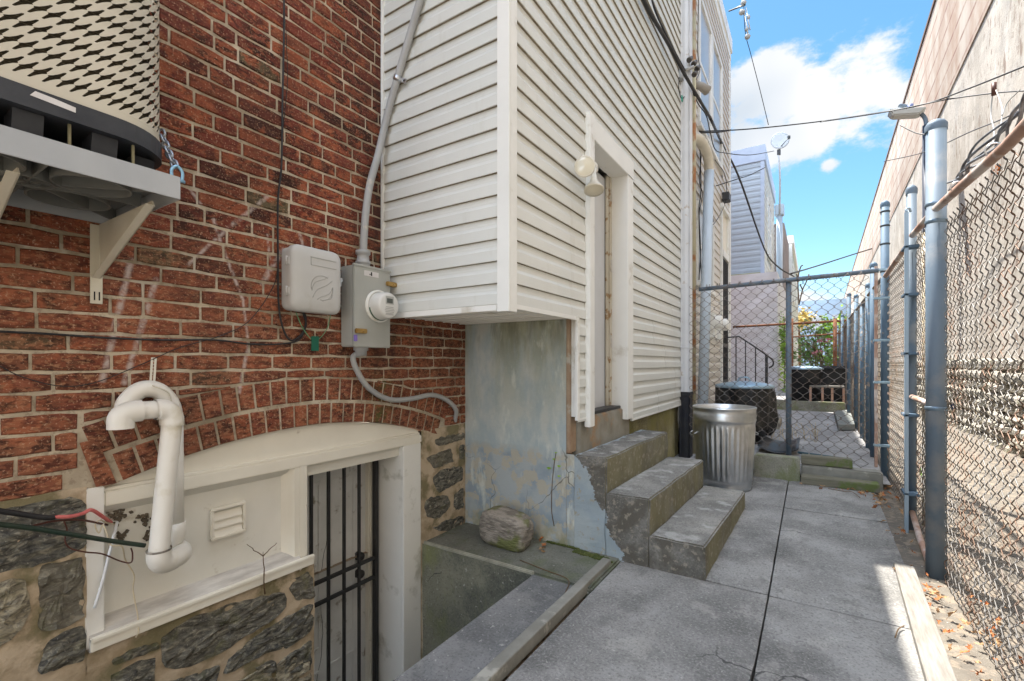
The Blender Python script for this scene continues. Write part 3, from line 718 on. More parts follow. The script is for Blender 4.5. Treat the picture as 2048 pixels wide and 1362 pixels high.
fm(-1.6, .594, -1.31, .782, 1); fm(.594, 1.535, -1.31, .158, 2); fm(2.358, 2.845, -.05, .775, 3)
fm(2.372, 2.38, -1.3, 0, 4)
g.add([(fx+.006, 1.535, -1.31), (W-.33, 1.535, -1.31), (W-.33, 1.535, .158), (fx+.006, 1.535, .158)], [(0, 1, 2, 3)])
g.add([(fx+.006, 2.362, -1.31), (W-.33, 2.362, -1.31), (W-.33, 2.362, .7), (fx+.006, 2.362, .7)], [(0, 1, 2, 3)]); g.box((W-.33, 2.3575, -1.31), (W-.001, 2.385, -.02))
g.build('foundation_mortar', FDN_MORTAR, house)
# ---- basement infill: arched head board, header, panel, mullion, sill, door
g = MB()
n = 48; ys = [.597+(2.357-.597)*i/n for i in range(n+1)]
zt = [min(arc_z(y, RI), 9)-.001 for y in ys]; zt = [max(z, .765) for z in zt]
poly = [(y, z) for y, z in zip(ys, zt)]+[(2.357, .742), (.597, .742)]
vs = [(W-.030, a, b) for a, b in poly]+[(W-.05, a, b) for a, b in poly]; m_ = len(poly)
g.add(vs, [(i, i+1, m_-2-(0), m_-1) if False else (i, i+1, m_+i+1, m_+i) for i in range(n)])
for i in range(n): g.add([(W-.030, ys[i], zt[i]), (W-.030, ys[i+1], zt[i+1]), (W-.030, ys[i+1], .742), (W-.030, ys[i], .742)], [(0, 1, 2, 3)])
g.build('arched_head_board', CREAM, house)
g = MB(); g.box((W-.05, .646, .692), (W-.004, 2.357, .748), .004); g.box((W-.05, .646, .748), (W-.014, 2.357, .762), .003); g.build('header_board', CREAM, house)
g = MB(); g.prism([(W-.010, .692), (W-.0515, .692), (W-.0515, .655)], 'y', .646, 1.40); g.build('header_cove', CREAM2, house)
g = MB(); g.box((W-.06, .590, .172), (W-.001, .646, .772), .003); g.build('side_board', JAMB, house)
g = MB(); g.box((W-.10, .60, .17), (W-.052, 1.44, .72)); 
g.build('window_panel', CREAM2, house)
g = MB(); g.prism([(W-.006, 1.425), (W-.03, 1.405), (W-.053, 1.375), (W-.053, 1.45), (W-.006, 1.45)], 'z', .215, .692); g.box((W-.30, 1.45, .05), (W-.004, 1.497, .70), .003)
# the mullion runs the full height beside the door
g.build('mullion', CREAM, house)
g = MB(); g.prism([(W-.053, .262), (W-.053, .16), (W+.010, .16), (W+.010, .213)], 'y', .60, 1.45); g.build('sloping_sill', WORN, house)
g = MB(); g.box((W+.010, .60, .165), (W+.024, 1.52, .214), .003); g.box((W+.008, .60, .20), (W+.030, 1.52, .217), .003); g.build('sill_nosing', CREAM, house)
g = MB(); g.box((W-.033, 1.535-.03, -1.3), (W-.30, 1.549, .1)); g.build('left_door_jamb', JAMB, house)
g = MB(); g.box((W-.004, 2.195, -1.3), (W-.03, 2.357, .692), .003); g.build('right_door_facing', JAMB, house)
g = MB(); g.box((W-.03, 2.195, -1.3), (W-.36, 2.215, .692)); g.build('right_door_reveal', JAMB, house)
g = MB(); g.box((W-.05, 1.497, .625), (W-.36, 2.2, .70)); g.build('door_soffit', CREAM2, house)
bd = MB()
bd.box((-2.60, 1.50, -1.28), (-2.64, 2.15, .63))
door = bd.build('basement_door', DOORW, house)
g = MB()
for (y0, y1, z0, z1) in [(1.60, 1.80, -.55, .50), (1.87, 2.06, -.55, .50), (1.60, 1.80, -1.18, -.68), (1.87, 2.06, -1.18, -.68)]:
    for a, b, c_, d_ in [(y0, y1, z0, z0+.018), (y0, y1, z1-.018, z1), (y0, y0+.018, z0+.018, z1-.018), (y1-.018, y1, z0+.018, z1-.018)]:
        g.box((-2.601, a, c_), (-2.592, b, d_), .003)
g.build('door_panel_moulding', DOORW, door)
for z in (-.065, -.185):
    g = MB(); g.lathe([(0, .05), (.018, .05), (.028, .04), (.028, .022), (.012, .014), (.012, .004), (.03, .004), (.03, 0)], Matrix.Translation((-2.60, 2.085, z)) @ Matrix.Rotation(R(90), 4, 'Y'), 20); g.build('door_knob', BLACKIRON, door)
g = MB(); pts = []
q = P(662, 985, X=-2.599)
for i in range(40): pts.append((-2.5975, 1.85-.10*(i/39)+.02*math.sin(i*.35)+rnd.uniform(-.004, .004), .42-i*.042))
g.tube(pts, .0016, 4); g.build('door_crack', BLACKIRON, door)
g = MB(); g.box((-2.57, 2.15, -1.28), (-2.62, 2.195, .63), .003); g.box((-2.56, 2.165, -1.28), (-2.57, 2.195, .63)); g.build('door_frame', CREAM, house)
gt = MB()
gx = -2.515
for y in (1.56, 1.68, 1.798, 1.912, 2.029): gt.box((gx-.008, y-.008, -1.24), (gx+.008, y+.008, .62))
gt.box((gx-.015, 2.15, -1.25), (gx+.015, 2.182, .63), .002); gt.box((gx-.012, 1.55, .60), (gx+.012, 2.15, .622))
for z in (-.085, -.215): gt.box((gx-.010, 1.55, z-.011), (gx+.012, 2.16, z+.011), .003)
gt.build('security_gate', BLACKIRON, house)
# ---- sided bay
BY0, BY1, BZ0, BZ1, EXPZ = 2.016, 5.86, 1.545, 6.1, .1165
def siding(mb, gb, p0, dirv, nrm, length, z0, z1, holes=(), ex=EXPZ, zbase=1.545):
    """dutch-lap courses along dirv; holes: (s0,s1,za,zb) left out"""
    d = Vector(dirv); nn = Vector(nrm); k = math.floor((z0-zbase)/ex)
    while zbase+k*ex < z1:
        a = zbase+k*ex; k += 1
        segs = [(0, length)]
        for (h0, h1, ha, hb) in holes:
            if ha < a+ex*.75 and hb > a+ex*.25:
                new = []
                for (u, v) in segs:
                    if h1 <= u or h0 >= v: new.append((u, v)); continue
                    if h0 > u: new.append((u, h0))
                    if h1 < v: new.append((h1, v))
                segs = new
        lo = max(a, z0); hi = min(a+ex, z1)
        for (u, v) in segs:
            if v-u < .01: continue
            cuts = [u]; lap = u+(.35+.6*((k//2*.618) % 1))*(v-u) if v-u > 1.5 else 99
            while v-cuts[-1] > .9: cuts.append(cuts[-1]+.6)
            cuts.append(v)
            if lap < v: cuts = sorted([c for c in cuts if abs(c-lap) > .03]+[lap-.0005, lap+.0005])
            prof = [(.001, lo+.0), (.015, lo+.0), (.0165, lo+.002), (.0155, lo+(hi-lo)*.50), (.006, lo+(hi-lo)*.66), (.003, lo+(hi-lo)*.8), (.0015, hi+.001)]
            m0 = len(prof); vs = []
            for s_ in cuts:
                wv = .0024*noise.noise(Vector((s_*1.7, a*3, p0[1])))+(.0016 if s_ > lap else 0)
                for (o_, z_) in prof:
                    q = Vector(p0)+d*s_+nn*(o_+wv); vs.append((q.x, q.y, z_+wv*.8))
            fs = [(i*m0+j, (i+1)*m0+j, (i+1)*m0+j+1, i*m0+j+1) for i in range(len(cuts)-1) for j in range(m0-1)]
            mb.add(vs, fs)
            if gb is not None:  # brown strips under each lap paint in its shadow line
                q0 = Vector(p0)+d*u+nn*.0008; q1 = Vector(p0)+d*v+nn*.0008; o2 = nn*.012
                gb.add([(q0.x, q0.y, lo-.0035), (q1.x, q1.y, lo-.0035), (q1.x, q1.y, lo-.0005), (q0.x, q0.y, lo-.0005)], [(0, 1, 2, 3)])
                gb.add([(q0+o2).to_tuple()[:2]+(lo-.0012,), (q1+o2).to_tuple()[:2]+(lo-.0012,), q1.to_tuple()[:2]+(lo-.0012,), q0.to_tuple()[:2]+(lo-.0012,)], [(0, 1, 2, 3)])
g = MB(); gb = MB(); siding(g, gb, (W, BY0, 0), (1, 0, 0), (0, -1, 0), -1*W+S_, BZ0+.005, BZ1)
g.build('front_siding', SIDING, house); gb.build('front_lap_shadow', GROOVE, house)
g = MB(); gb = MB()
DY0, DY1, DZ1 = 2.985, 3.935, 2.97
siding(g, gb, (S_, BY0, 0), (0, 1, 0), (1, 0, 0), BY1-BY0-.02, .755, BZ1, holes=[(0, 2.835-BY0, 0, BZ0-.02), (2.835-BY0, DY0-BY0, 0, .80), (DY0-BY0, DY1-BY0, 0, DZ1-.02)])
g.build('side_siding', SIDING, house); gb.build('side_lap_shadow', GROOVE, house)
g = MB()
for (x0, x1, y0, y1) in [(S_-.055, S_+.020, BY0-.020, BY0-.004), (S_+.004, S_+.020, BY0-.004, BY0+.060)]:
    g.box((x0, y0, BZ0-.035), (x1, y1, BZ1), .002)
g.build('corner_post', TRIM, house)
g = MB(); g.box((W+.001, BY0-.022, BZ0-.02), (W+.022, BY0-.001, BZ1), .002); g.build('wall_channel', TRIM, house)
g = MB(); g.box((W, BY0-.016, BZ0-.028), (S_-.06, BY0-.001, BZ0+.006), .002); g.box((S_+.001, BY0+.06, BZ0-.018), (S_+.017, 2.86, BZ0+.010), .002)
g.build('starter_strip', TRIM, house)
g = MB(); g.box((S_+.002, 3.94, .742), (S_+.020, 5.84, .762), .002); g.build('lower_channel', TRIM, house)
g = MB(); g.box((S_+.002, 2.822, .86), (S_+.022, 2.858, BZ0+.008), .002); g.box((S_+.002, 2.858, .857), (S_+.018, 2.985, .872), .002)
g.build('lower_channel', TRIM, house)
g = MB()
for i in range(9):
    y0 = BY0+i*.094; g.box((W+.003, y0, BZ0-.004+(.003 if i % 2 else 0)), (S_-.002, y0+.092, BZ0+.02), .002)
for i in range(9): g.box((W+.003, BY0+i*.094+.088, BZ0-.008), (S_-.002, BY0+i*.094+.094, BZ0), .001)
g.build('soffit', TRIM, house)
g = MB(); g.box((W, BY0+.004, BZ0+.03), (S_-.004, 3.0, BZ1-.01)); g.box((W, 3.0, 2.92), (S_-.004, 3.92, BZ1-.01)); g.box((W, 3.92, .78), (S_-.004, BY1-.02, BZ1-.01)); g.box((W, 2.86, .88), (S_-.01, 2.985, BZ0+.03)); g.build('bay_core', TRIM, house)
g = MB(); g.box((W-.6, YL, 6.3), (W+.05, BY1, 6.38)); g.box((W+.05, BY0, 6.1), (S_, BY1, 6.14)); g.build('roof', ASPHALT_ROOF, house)
# base block and foundation under the bay
g = MB()
g.sheet(lambda u, v: (W+u*(1.40*-1-W), 2.843-.004+.005*noise.noise(Vector((u*4, v*6, 5))), v*1.56), 20, 30, True)
g.sheet(lambda u, v: (-1.40+u*.0585, 2.8425, v*.629), 3, 10, True)
g.build('stucco_base', STUCCO_BLUE, house)
g = MB(); g.box((-2.2, 2.848, 0), (-1.402, 3.0, 1.56)); g.box((-1.402, 2.842, .635), (-1.372, 2.94, 1.555), .004); g.build('bare_cement_edge', CEMENT_BROWN, house)
g = MB(); g.box((-1.9, 2.94, .0), (-1.345, 3.97, .862), .008); g.build('threshold_base', CEMENT_GREY, house)
g = MB(); g.sheet(lambda u, v: (-1.385+.014*noise.noise(Vector((u*14, v*8, 5))), 3.9+u*2.0, v*.80), 40, 16, True)
MOSSWALL = make_conc('mossy_foundation_render', (.30, .27, .15), (.36, .33, .21), (.16, .14, .08), moss=((.27, .25, .09), 3, .44, .6, .7)); g.build('rendered_foundation', MOSSWALL, house)
# door in the bay
g = MB()
g.box((S_+.002, 2.975, .80), (S_+.045, 3.058, DZ1+.01), .004); g.build('left_door_casing', TRIM, house)
g = MB(); g.box((S_-.12, 3.795, .77), (S_+.030, 3.94, 2.90), .004); g.build('right_door_casing', TRIM, house)
g = MB(); g.box((S_-.12, 3.06, 2.82), (S_+.034, 3.94, 2.975), .004); g.build('door_head_casing', TRIM, house)
g = MB(); g.box((-1.452, 3.72, .865), (-1.47, 3.796, 2.82), .002); g.box((-1.45, 3.755, .865), (-1.44, 3.796, 2.82), .002)
PEEL = simple('peeling_door_frame_paint', (.62, .58, .49), (.52, .47, .37), 6, rough=.6, c3=(.33, .22, .12), s3=14, lo3=.58, hi3=.66, bump=(30, .4, .003), sc_=(1, 1, .4))
fr = g.build('door_frame', PEEL, house)
for z in (1.38, 2.02, 2.62):
    g = MB(); g.box((-1.437, 3.765, z), (-1.4405, 3.785, z+.10)); g.cyl((-1.437, 3.768, z), (-1.437, 3.768, z+.1), .005, 8); g.build('hinge', WORN, fr)
g = MB(); g.box((-1.475, 3.0, .87), (-1.515, 3.72, 2.80)); g.build('entry_door', simple('pale_grey_door_paint', (.58, .59, .60), (.53, .54, .55), 3, rough=.45), house)
g = MB(); g.box((-1.56, 2.99, .862), (-1.52, 3.9, 2.85)); g.build('door_backing', DARKIN, house)
g = MB(); g.box((-1.47, 3.05, .862), (-1.36, 3.795, .885), .004); g.build('threshold_sill', BLACKIRON, house)

# ================================================================= CONCRETE STEPS
st = MB()
def stepblock(x1a, x1b, ztop, xb=-1.345, ye=4.26):
    p = [(xb, 2.8435), (x1a, 2.8435), (x1b, ye), (xb, ye)]
    st.prism(p, 'z', -.05, ztop)
    return st
stepob = thing('concrete_steps', 'three worn mossy concrete steps up to the side door', 'steps', (-.95, 3.5, 0))
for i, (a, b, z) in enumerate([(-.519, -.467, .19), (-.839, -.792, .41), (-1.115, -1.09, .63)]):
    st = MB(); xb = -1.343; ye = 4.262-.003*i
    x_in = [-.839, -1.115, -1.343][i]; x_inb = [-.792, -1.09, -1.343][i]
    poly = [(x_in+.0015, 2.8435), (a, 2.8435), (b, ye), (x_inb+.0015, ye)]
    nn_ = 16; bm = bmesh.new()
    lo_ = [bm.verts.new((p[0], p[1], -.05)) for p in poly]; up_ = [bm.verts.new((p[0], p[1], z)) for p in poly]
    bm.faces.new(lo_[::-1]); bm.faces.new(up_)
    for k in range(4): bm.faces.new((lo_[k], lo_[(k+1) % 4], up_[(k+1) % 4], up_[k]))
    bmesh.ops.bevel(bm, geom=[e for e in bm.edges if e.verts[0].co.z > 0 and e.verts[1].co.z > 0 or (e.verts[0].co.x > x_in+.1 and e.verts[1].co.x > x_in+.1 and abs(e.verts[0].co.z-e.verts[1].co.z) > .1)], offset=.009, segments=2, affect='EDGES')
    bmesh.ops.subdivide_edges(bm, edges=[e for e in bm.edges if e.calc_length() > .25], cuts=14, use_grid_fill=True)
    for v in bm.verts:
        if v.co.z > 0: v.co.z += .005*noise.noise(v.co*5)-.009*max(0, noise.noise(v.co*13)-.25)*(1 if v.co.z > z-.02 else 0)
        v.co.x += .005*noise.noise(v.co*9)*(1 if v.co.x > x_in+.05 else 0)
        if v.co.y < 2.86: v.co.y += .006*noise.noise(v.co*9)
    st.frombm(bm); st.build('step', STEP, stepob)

# ================================================================= AIR CONDITIONER ON ITS SHELF
SX, SY0, SY1, SZ0, SZ1 = -1.716, -.12, .68, 1.77, 1.842
sh = thing('wall_shelf', 'grey steel channel shelf on cream brackets holding the condenser on the brick wall', 'shelf', (W, .3, 1.3))
g = MB(); g.box((SX-.004, SY0, SZ0), (SX, SY1, SZ1), .001); g.box((SX-.03, SY0, SZ1-.004), (SX-.004, SY1, SZ1)); g.box((W+.004, SY1-.004, SZ0+.0), (SX-.004, SY1, SZ1)); g.box((W+.004, SY0, SZ0), (SX-.004, SY0+.004, SZ1)); g.box((W+.004, SY0+.004, SZ0), (W+.008, SY1-.004, SZ1))
g.build('frame_channel', PLATFORM, sh)
g = MB(); g.box((W+.01, SY0+.006, SZ1-.012), (SX-.032, SY1-.006, SZ1-.004))
for (cx, cy, r_) in [(-1.86, .50, .095), (-2.08, .50, .105), (-1.86, .26, .095), (-2.08, .24, .10), (-1.97, .38, .06), (-1.86, .02, .1), (-2.08, 0, .1), (-1.97, .12, .06)]:
    g.lathe([(r_, SZ0+.012), (r_, SZ1-.012)], Matrix.Translation((cx, cy, 0)), 40); g.lathe([(r_-.005, SZ0+.012), (r_-.005, SZ1-.012)], Matrix.Translation((cx, cy, 0)), 40)
    g.lathe([(r_-.005, SZ0+.012), (r_, SZ0+.012)], Matrix.Translation((cx, cy, 0)), 40)
for a, b in [((-1.72, .68), (-2.26, .1)), ((-1.72, .1), (-2.26, .68)), ((-1.75, .38), (-2.26, .38)), ((-1.97, -.1), (-1.97, .66))]:
    d = Vector((b[0]-a[0], b[1]-a[1], 0)).normalized(); nn = Vector((-d.y, d.x, 0))*.003
    A = Vector((a[0], a[1], 0)); Bv = Vector((b[0], b[1], 0))
    g.prism([(A+nn).to_2d(), (Bv+nn).to_2d(), (Bv-nn).to_2d(), (A-nn).to_2d()], 'z', SZ0+.016, SZ1-.012)
g.build('underside_pad', PADM, sh)
for yb in (.628, .325):
    g = MB()
    g.prism([(W+.006, 1.765), (-1.79, 1.765), (-1.775, 1.745), (W+.006, 1.56)], 'y', yb, yb+.004)
    # folded lower flange and top flange
    a = Vector((-1.775, 1.745)); b = Vector((W+.006, 1.56)); nrm = Vector((-(b.y-a.y), b.x-a.x)).normalized()*-.003
    g.prism([tuple(a), tuple(b), tuple(b+nrm), tuple(a+nrm)], 'y', yb-.022, yb+.004)
    br = g.build('bracket', BRACKET, sh)
    g = MB(); g.box((W+.002, yb-.026, 1.465), (W+.007, yb+.010, 1.762), .001); g.build('wall_plate', BRACKET, br)
    g = MB(); g.box((W+.0072, yb-.016, 1.478), (W+.0078, yb-.012, 1.51)); g.box((W+.0072, yb-.002, 1.478), (W+.0078, yb+.002, 1.51)); g.box((-2.14, yb+.0042, 1.69), (-2.10, yb+.0048, 1.702)); g.build('slot', DARKIN, br)
ac = thing('air_conditioner', 'beige outdoor condenser unit with lightning shaped louvre slots on the wall shelf', 'air conditioner', (-1.99, .37, 1.845))
AX1, AY1_, rr_ = -1.72, .672, .16; AX0, AY0_ = -2.235, .08
def rrect(x0, x1, y0, y1, r, inset=0, n=10):
    x0 += inset; x1 -= inset; y0 += inset; y1 -= inset; r = max(r-inset, .01); pts = []
    for (cx, cy, a0) in [(x1-r, y0+r, -90), (x1-r, y1-r, 0), (x0+r, y1-r, 90), (x0+r, y0+r, 180)]:
        for k in range(n+1):
            a = R(a0+90*k/n); pts.append(Vector((cx+r*math.cos(a), cy+r*math.sin(a))))
    return pts
ring = rrect(AX0, AX1, AY0_, AY1_, rr_)
ln = [0]
for i in range(len(ring)): ln.append(ln[-1]+(ring[(i+1) % len(ring)]-ring[i]).length)
PER = ln[-1]
def onring(u, off=0):
    u %= PER
    for i in range(len(ring)):
        if ln[i+1] >= u:
            a, b = ring[i], ring[(i+1) % len(ring)]; t = (u-ln[i])/max(ln[i+1]-ln[i], 1e-9); p = a+(b-a)*t
            return p
    return ring[0]
Lv, Sv = Vector((.0544, .056)), Vector((.0272, 0))
hole = [(.06, .48), (.09, .37), (.26, .29), (.43, .20), (.48, .04), (.58, .25), (.74, .36), (.92, .40), (.95, .50), (.91, .61), (.76, .69), (.58, .78), (.53, .94), (.44, .75), (.28, .63), (.08, .59)]
outer = [(0, 0), (.5, 0), (1, 0), (1, 1), (.5, 1), (0, 1)]
tri = tessellate_polygon([[Vector((a, b, 0)) for a, b in outer], [Vector((a, b, 0)) for a, b in hole]])
hole = [(.5+(a-.5)*.96, b) for a, b in hole]
allp = outer+hole
g = MB(); zA, zB = 1.985, 2.72
det = Lv.x*Sv.y-Lv.y*Sv.x
NI = 60
cells = set()
for i in range(-60, 90):
    for j in range(-120, 160):
        o = Lv*i+Sv*j; c0 = o+(Lv+Sv)*.5
        if -0.01 <= c0.x < PER-.012 and -.03 < c0.y < zB-1.985: cells.add((i, j))
for (i, j) in cells:
    o = Lv*i+Sv*j; vs = []
    if (o+(Lv+Sv)*.5).y < .024:
        vs = []
        for (a, b) in outer:
            q = o+Lv*a+Sv*b; p = onring(q.x); vs.append((p.x, p.y, 1.985+q.y))
        g.add(vs, [list(range(6))]); continue
    for (a, b) in allp:
        q = o+Lv*a+Sv*b; p = onring(q.x); vs.append((p.x, p.y, 1.985+q.y))
    g.add(vs, [list(t) for t in tri])
# plain margins top and bottom
def band(mb, z0, z1, inset, offz=0):
    rg = rrect(AX0, AX1, AY0_, AY1_, rr_, inset); m0 = len(rg)
    mb.add([(p.x, p.y, z0) for p in rg]+[(p.x, p.y, z1) for p in rg], [(k, (k+1) % m0, m0+(k+1) % m0, m0+k) for k in range(m0)], True)
band(g, 1.958, 1.982, -.0008); band(g, zB-.02, zB+.05, -.0008)
cab = g.build('slotted_cabinet', ACBEIGE, ac)
g = MB(); rg = rrect(AX0, AX1, AY0_, AY1_, rr_, .03); m0 = len(rg)
band(g, 1.95, 2.74, .03); g.build('condenser_coil', COIL, ac)
g = MB()
for k in range(60):
    z = 1.97+k*.0128
    rg = rrect(AX0, AX1, AY0_, AY1_, rr_, .026); g.tube([(p.x, p.y, z) for p in rg]+[(rg[0].x, rg[0].y, z)], .0012, 3, caps=False)
g.build('coil_tube', simple('dull_coil_fin', (.16, .13, .08), rough=.6), ac)
g = MB(); rg = rrect(AX0, AX1, AY0_, AY1_, rr_, -.006); rg2 = rrect(AX0, AX1, AY0_, AY1_, rr_, .02); m0 = len(rg)
vs = [(p.x, p.y, 1.908) for p in rg]+[(p.x, p.y, 1.962) for p in rg]+[(p.x, p.y, 1.908) for p in rg2]
g.add(vs, [(k, (k+1) % m0, m0+(k+1) % m0, m0+k) for k in range(m0)]+[(k, (k+1) % m0, 2*m0+(k+1) % m0, 2*m0+k) for k in range(m0)])
g.add([(p.x, p.y, 1.915) for p in rg2], [list(range(m0))]); g.build('base_pan', ACBLACK, ac)
g = MB()
for (x, y) in [(-1.78, .18), (-1.78, .34), (-1.78, .50), (-1.86, .62), (-2.1, .62), (-1.95, .3), (-2.1, .2)]:
    g = MB(); g.prism([(x-.05, 1.846), (x+.015, 1.846), (x+.03, 1.91), (x-.06, 1.91)], 'y', y-.03, y+.03); g.build('riser_foot', ACBLACK, ac)
PRP = simple('pale_rib_plastic', (.22, .20, .12), rough=.6)
for (x, y) in [(-1.748, .262), (-1.748, .42), (-1.748, .565)]:
    g = MB(); g.box((x-.004, y-.003, 1.846), (x+.004, y+.003, 1.91)); g.build('foot_rib', PRP, ac)
g = MB(); g.box((AX1-.01, AY0_+.05, zB+.05), (AX0+.01, AY1_-.05, zB+.09), .01); g.build('top_cover', ACBLACK, ac)
g = MB()
for (y0, y1, mz) in [(.335, .425, 0)]:
    g.add([(AX1+.0068, y0, 1.940), (AX1+.0068, y1, 1.934), (AX1+.0068, y1, 1.948), (AX1+.0068, (y0+y1)/2, 1.953), (AX1+.0068, y0+.01, 1.955)], [(0, 1, 2, 3, 4)])
g.build('torn_sticker', STICKER, ac)
# chain from the unit to the shelf corner
chn = thing('chain', 'galvanised chain hanging from the condenser to the shelf end by the brick', 'chain', (-1.80, .69, 1.8))
A0 = P(322, 262, X=-1.85); A1 = P(352, 335, X=-1.76)
cp = spl([A0, (A0+A1)/2+Vector((-.006, 0, -.004)), A1], 10); NL = 7
def ringlink(mb, c, ax, side, L=.019, Wd=.0095, r=.0042, n=20):
    pts = []
    for k in range(n+1):
        a = 2*math.pi*k/n; x = math.cos(a); y = math.sin(a)
        pts.append(c+ax*(L*.5*y+math.copysign(L*.5, y)*(.6 if abs(y) > .2 else 0))+side*(Wd*x))
    mb.tube(pts, r, 7, caps=False)
for i in range(NL):
    t = (i+.5)/NL; p = cp[int(t*(len(cp)-1))]; ax = (A1-A0).normalized(); s1_ = ax.cross(Vector((0, .3, 1))).normalized(); s2_ = ax.cross(s1_)
    g = MB(); ringlink(g, p, ax, s1_ if i % 2 else s2_); g.build('link', STEELB, chn)
g = MB(); c_ = P(354, 352, X=-1.74); zt_ = c_.z+.02; zb_ = c_.z-.014
g.tube(spl([(c_.x, c_.y-.014, zb_), (c_.x, c_.y-.015, zt_-.004), (c_.x, c_.y, zt_+.012), (c_.x, c_.y+.015, zt_-.004), (c_.x, c_.y+.014, zb_)], 6), .0052, 8)
g.tube([(c_.x, c_.y-.026, zb_-.002), (c_.x, c_.y+.022, zb_+.001)], .0055, 8); g.build('shackle', SHACKLE, chn)

# ================================================================= UTILITY BOXES ON THE WALL
# telecom box
tb = thing('telecom_box', 'rounded light grey plastic telecom box beside the electric meter', 'utility box', (W, 1.5, 1.5))
def rbox(mb, y0, y1, z0, z1, x0, x1, r, n=6, dome=.0, xin=.012):
    def rp(ins, rad):
        pts = []
        for (cy, cz, a0) in [(y1-ins-rad, z0+ins+rad, -90), (y1-ins-rad, z1-ins-rad, 0), (y0+ins+rad, z1-ins-rad, 90), (y0+ins+rad, z0+ins+rad, 180)]:
            for k in range(n+1):
                a = R(a0+90*k/n); pts.append((cy+rad*math.cos(a), cz+rad*math.sin(a)))
        return pts
    layers = [(0, r, x0), (0, r, x1-xin), (xin*.25, r*.97, x1-xin*.4), (xin, r*.85, x1), (xin*3, r*.6, x1+dome)]
    vs = []; 
    for (ins, rad, x) in layers: vs += [(x, a, b) for a, b in rp(ins, rad)]
    m0 = 4*(n+1)
    fs = [(l*m0+k, l*m0+(k+1) % m0, (l+1)*m0+(k+1) % m0, (l+1)*m0+k) for l in range(len(layers)-1) for k in range(m0)]
    fs += [[4*m0+k for k in range(m0)]]
    mb.add(vs, fs, True)
    mb.add([(x0, a, b) for a, b in rp(0, r)], [list(range(m0))[::-1]])
g = MB(); rbox(g, 1.348, 1.625, 1.512, 1.835, W+.004, W+.06, .035); g.build('back_shell', TELCO, tb)
g = MB(); rbox(g, 1.340, 1.632, 1.504, 1.842, W+.060, W+.108, .045, dome=.004, xin=.02)
cov = g.build('cover', TELCO, tb)
g = MB()
xl = W+.1135
cy, cz, rr = 1.505, 1.635, .064
g.tube([(xl, cy+rr*math.cos(R(a_)), cz+rr*math.sin(R(a_))) for a_ in range(60, 200, 10)], .0016, 5)
g.tube([(xl, cy+rr*math.cos(R(a_)), cz+rr*math.sin(R(a_))) for a_ in range(-100, 20, 10)], .0016, 5)
for (y_a, z_a, y_b, z_b, bow) in [(-.060, -.02, .035, .062, .018), (-.055, -.055, .060, .045, .010), (-.028, -.062, .062, .012, -.012), (.002, -.068, .060, -.022, -.014)]:
    pts = []
    for q_ in range(13):
        t_ = q_/12; o_ = bow*math.sin(math.pi*t_)+.006*math.sin(2*math.pi*t_)
        pts.append((xl, cy+y_a+(y_b-y_a)*t_-o_*.7, cz+z_a+(z_b-z_a)*t_+o_*.7))
    g.tube(pts, .0016, 5)
for (a, b, c_, d_) in [(1.44, 1.59, 1.745, 1.748), (1.44, 1.59, 1.785, 1.788), (1.44, 1.443, 1.745, 1.788)]: g.box((xl-.002, a, c_), (xl+.001, b, d_))
g.build('raised_emblem', simple('moulded_plastic_relief', (.40, .40, .38), rough=.5), cov)
for z in (1.585, 1.735):
    g = MB(); g.box((W+.045, 1.335, z), (W+.088, 1.350, z+.038), .003); g.cyl((W+.066, 1.337, z-.004), (W+.066, 1.337, z+.042), .006, 8); g.build('hinge', TELCO, tb)
g = MB(); g.cyl((W+.06, 1.64, 1.70), (W+.088, 1.64, 1.70), .012, 12); g.box((W+.06, 1.63, 1.665), (W+.08, 1.650, 1.70), .003); g.build('latch_screw', GALV, tb)
# electric meter
em = thing('electric_meter', 'grey steel meter cabinet with round glass electric meter beneath the conduit', 'electric meter', (W, 1.83, 1.33))
MY0, MY1, MZ0, MZ1, MX = 1.700, 1.958, 1.335, 1.795, W+.125
g = MB(); g.box((W+.003, MY0, MZ0), (MX-.012, MY1, MZ1), .006); enc = g.build('enclosure', BOXGREY, em)
g = MB(); g.box((MX-.012, MY0-.004, MZ0-.002), (MX, MY1+.004, MZ1+.004), .004); g.box((MX-.012, MY0-.008, MZ1-.008), (MX+.006, MY1+.008, MZ1+.006), .003); g.build('front_cover', BOXGREY, em)
cyM, czM = 1.868, 1.575
T = Matrix.Translation((MX, cyM, czM)) @ Matrix.Rotation(R(90), 4, 'Y')
g = MB(); g.lathe([(.095, -.002), (.095, .012), (.088, .018), (.084, .016)], T, 40); g.build('socket_ring', TRIM, em)
g = MB(); g.lathe([(.082, .010), (.080, .050), (.076, .085), (.070, .095), (.064, .097), (.0, .097)], T, 40)
mt = g.build('meter_can', simple('meter_white_plastic', (.66, .66, .63), rough=.25, spec=.6), em)
g = MB(); g.box((MX+.0975, cyM-.022, czM+.012), (MX+.0995, cyM+.022, czM+.040), .001); g.build('display', simple('lcd_grey', (.10, .11, .10), rough=.2), mt)
g = MB(); g.box((MX+.0972, cyM-.03, czM+.006), (MX+.0985, cyM+.03, czM+.052), .001); g.build('display_bezel', BOXGREY, mt)
g = MB()
for k in range(5): g.box((MX+.0972, cyM-.036+.004*abs(k-2), czM-.012-k*.009), (MX+.098, cyM+.036-.004*abs(k-2), czM-.009-k*.009))
for k in range(14): g.box((MX+.0972, cyM-.030+k*.0043, czM-.056), (MX+.098, cyM-.0285+k*.0043, czM-.050))
g.build('printed_lines', simple('grey_print', (.28, .28, .27), rough=.6), mt)
g = MB(); g.tube([(MX+.02, cyM+.079*math.cos(R(a)), czM+.079*math.sin(R(a))) for a in range(190, 300, 8)], .006, 6); g.build('sealing_band', simple('dark_green_seal', (.06, .12, .07), rough=.4), em)
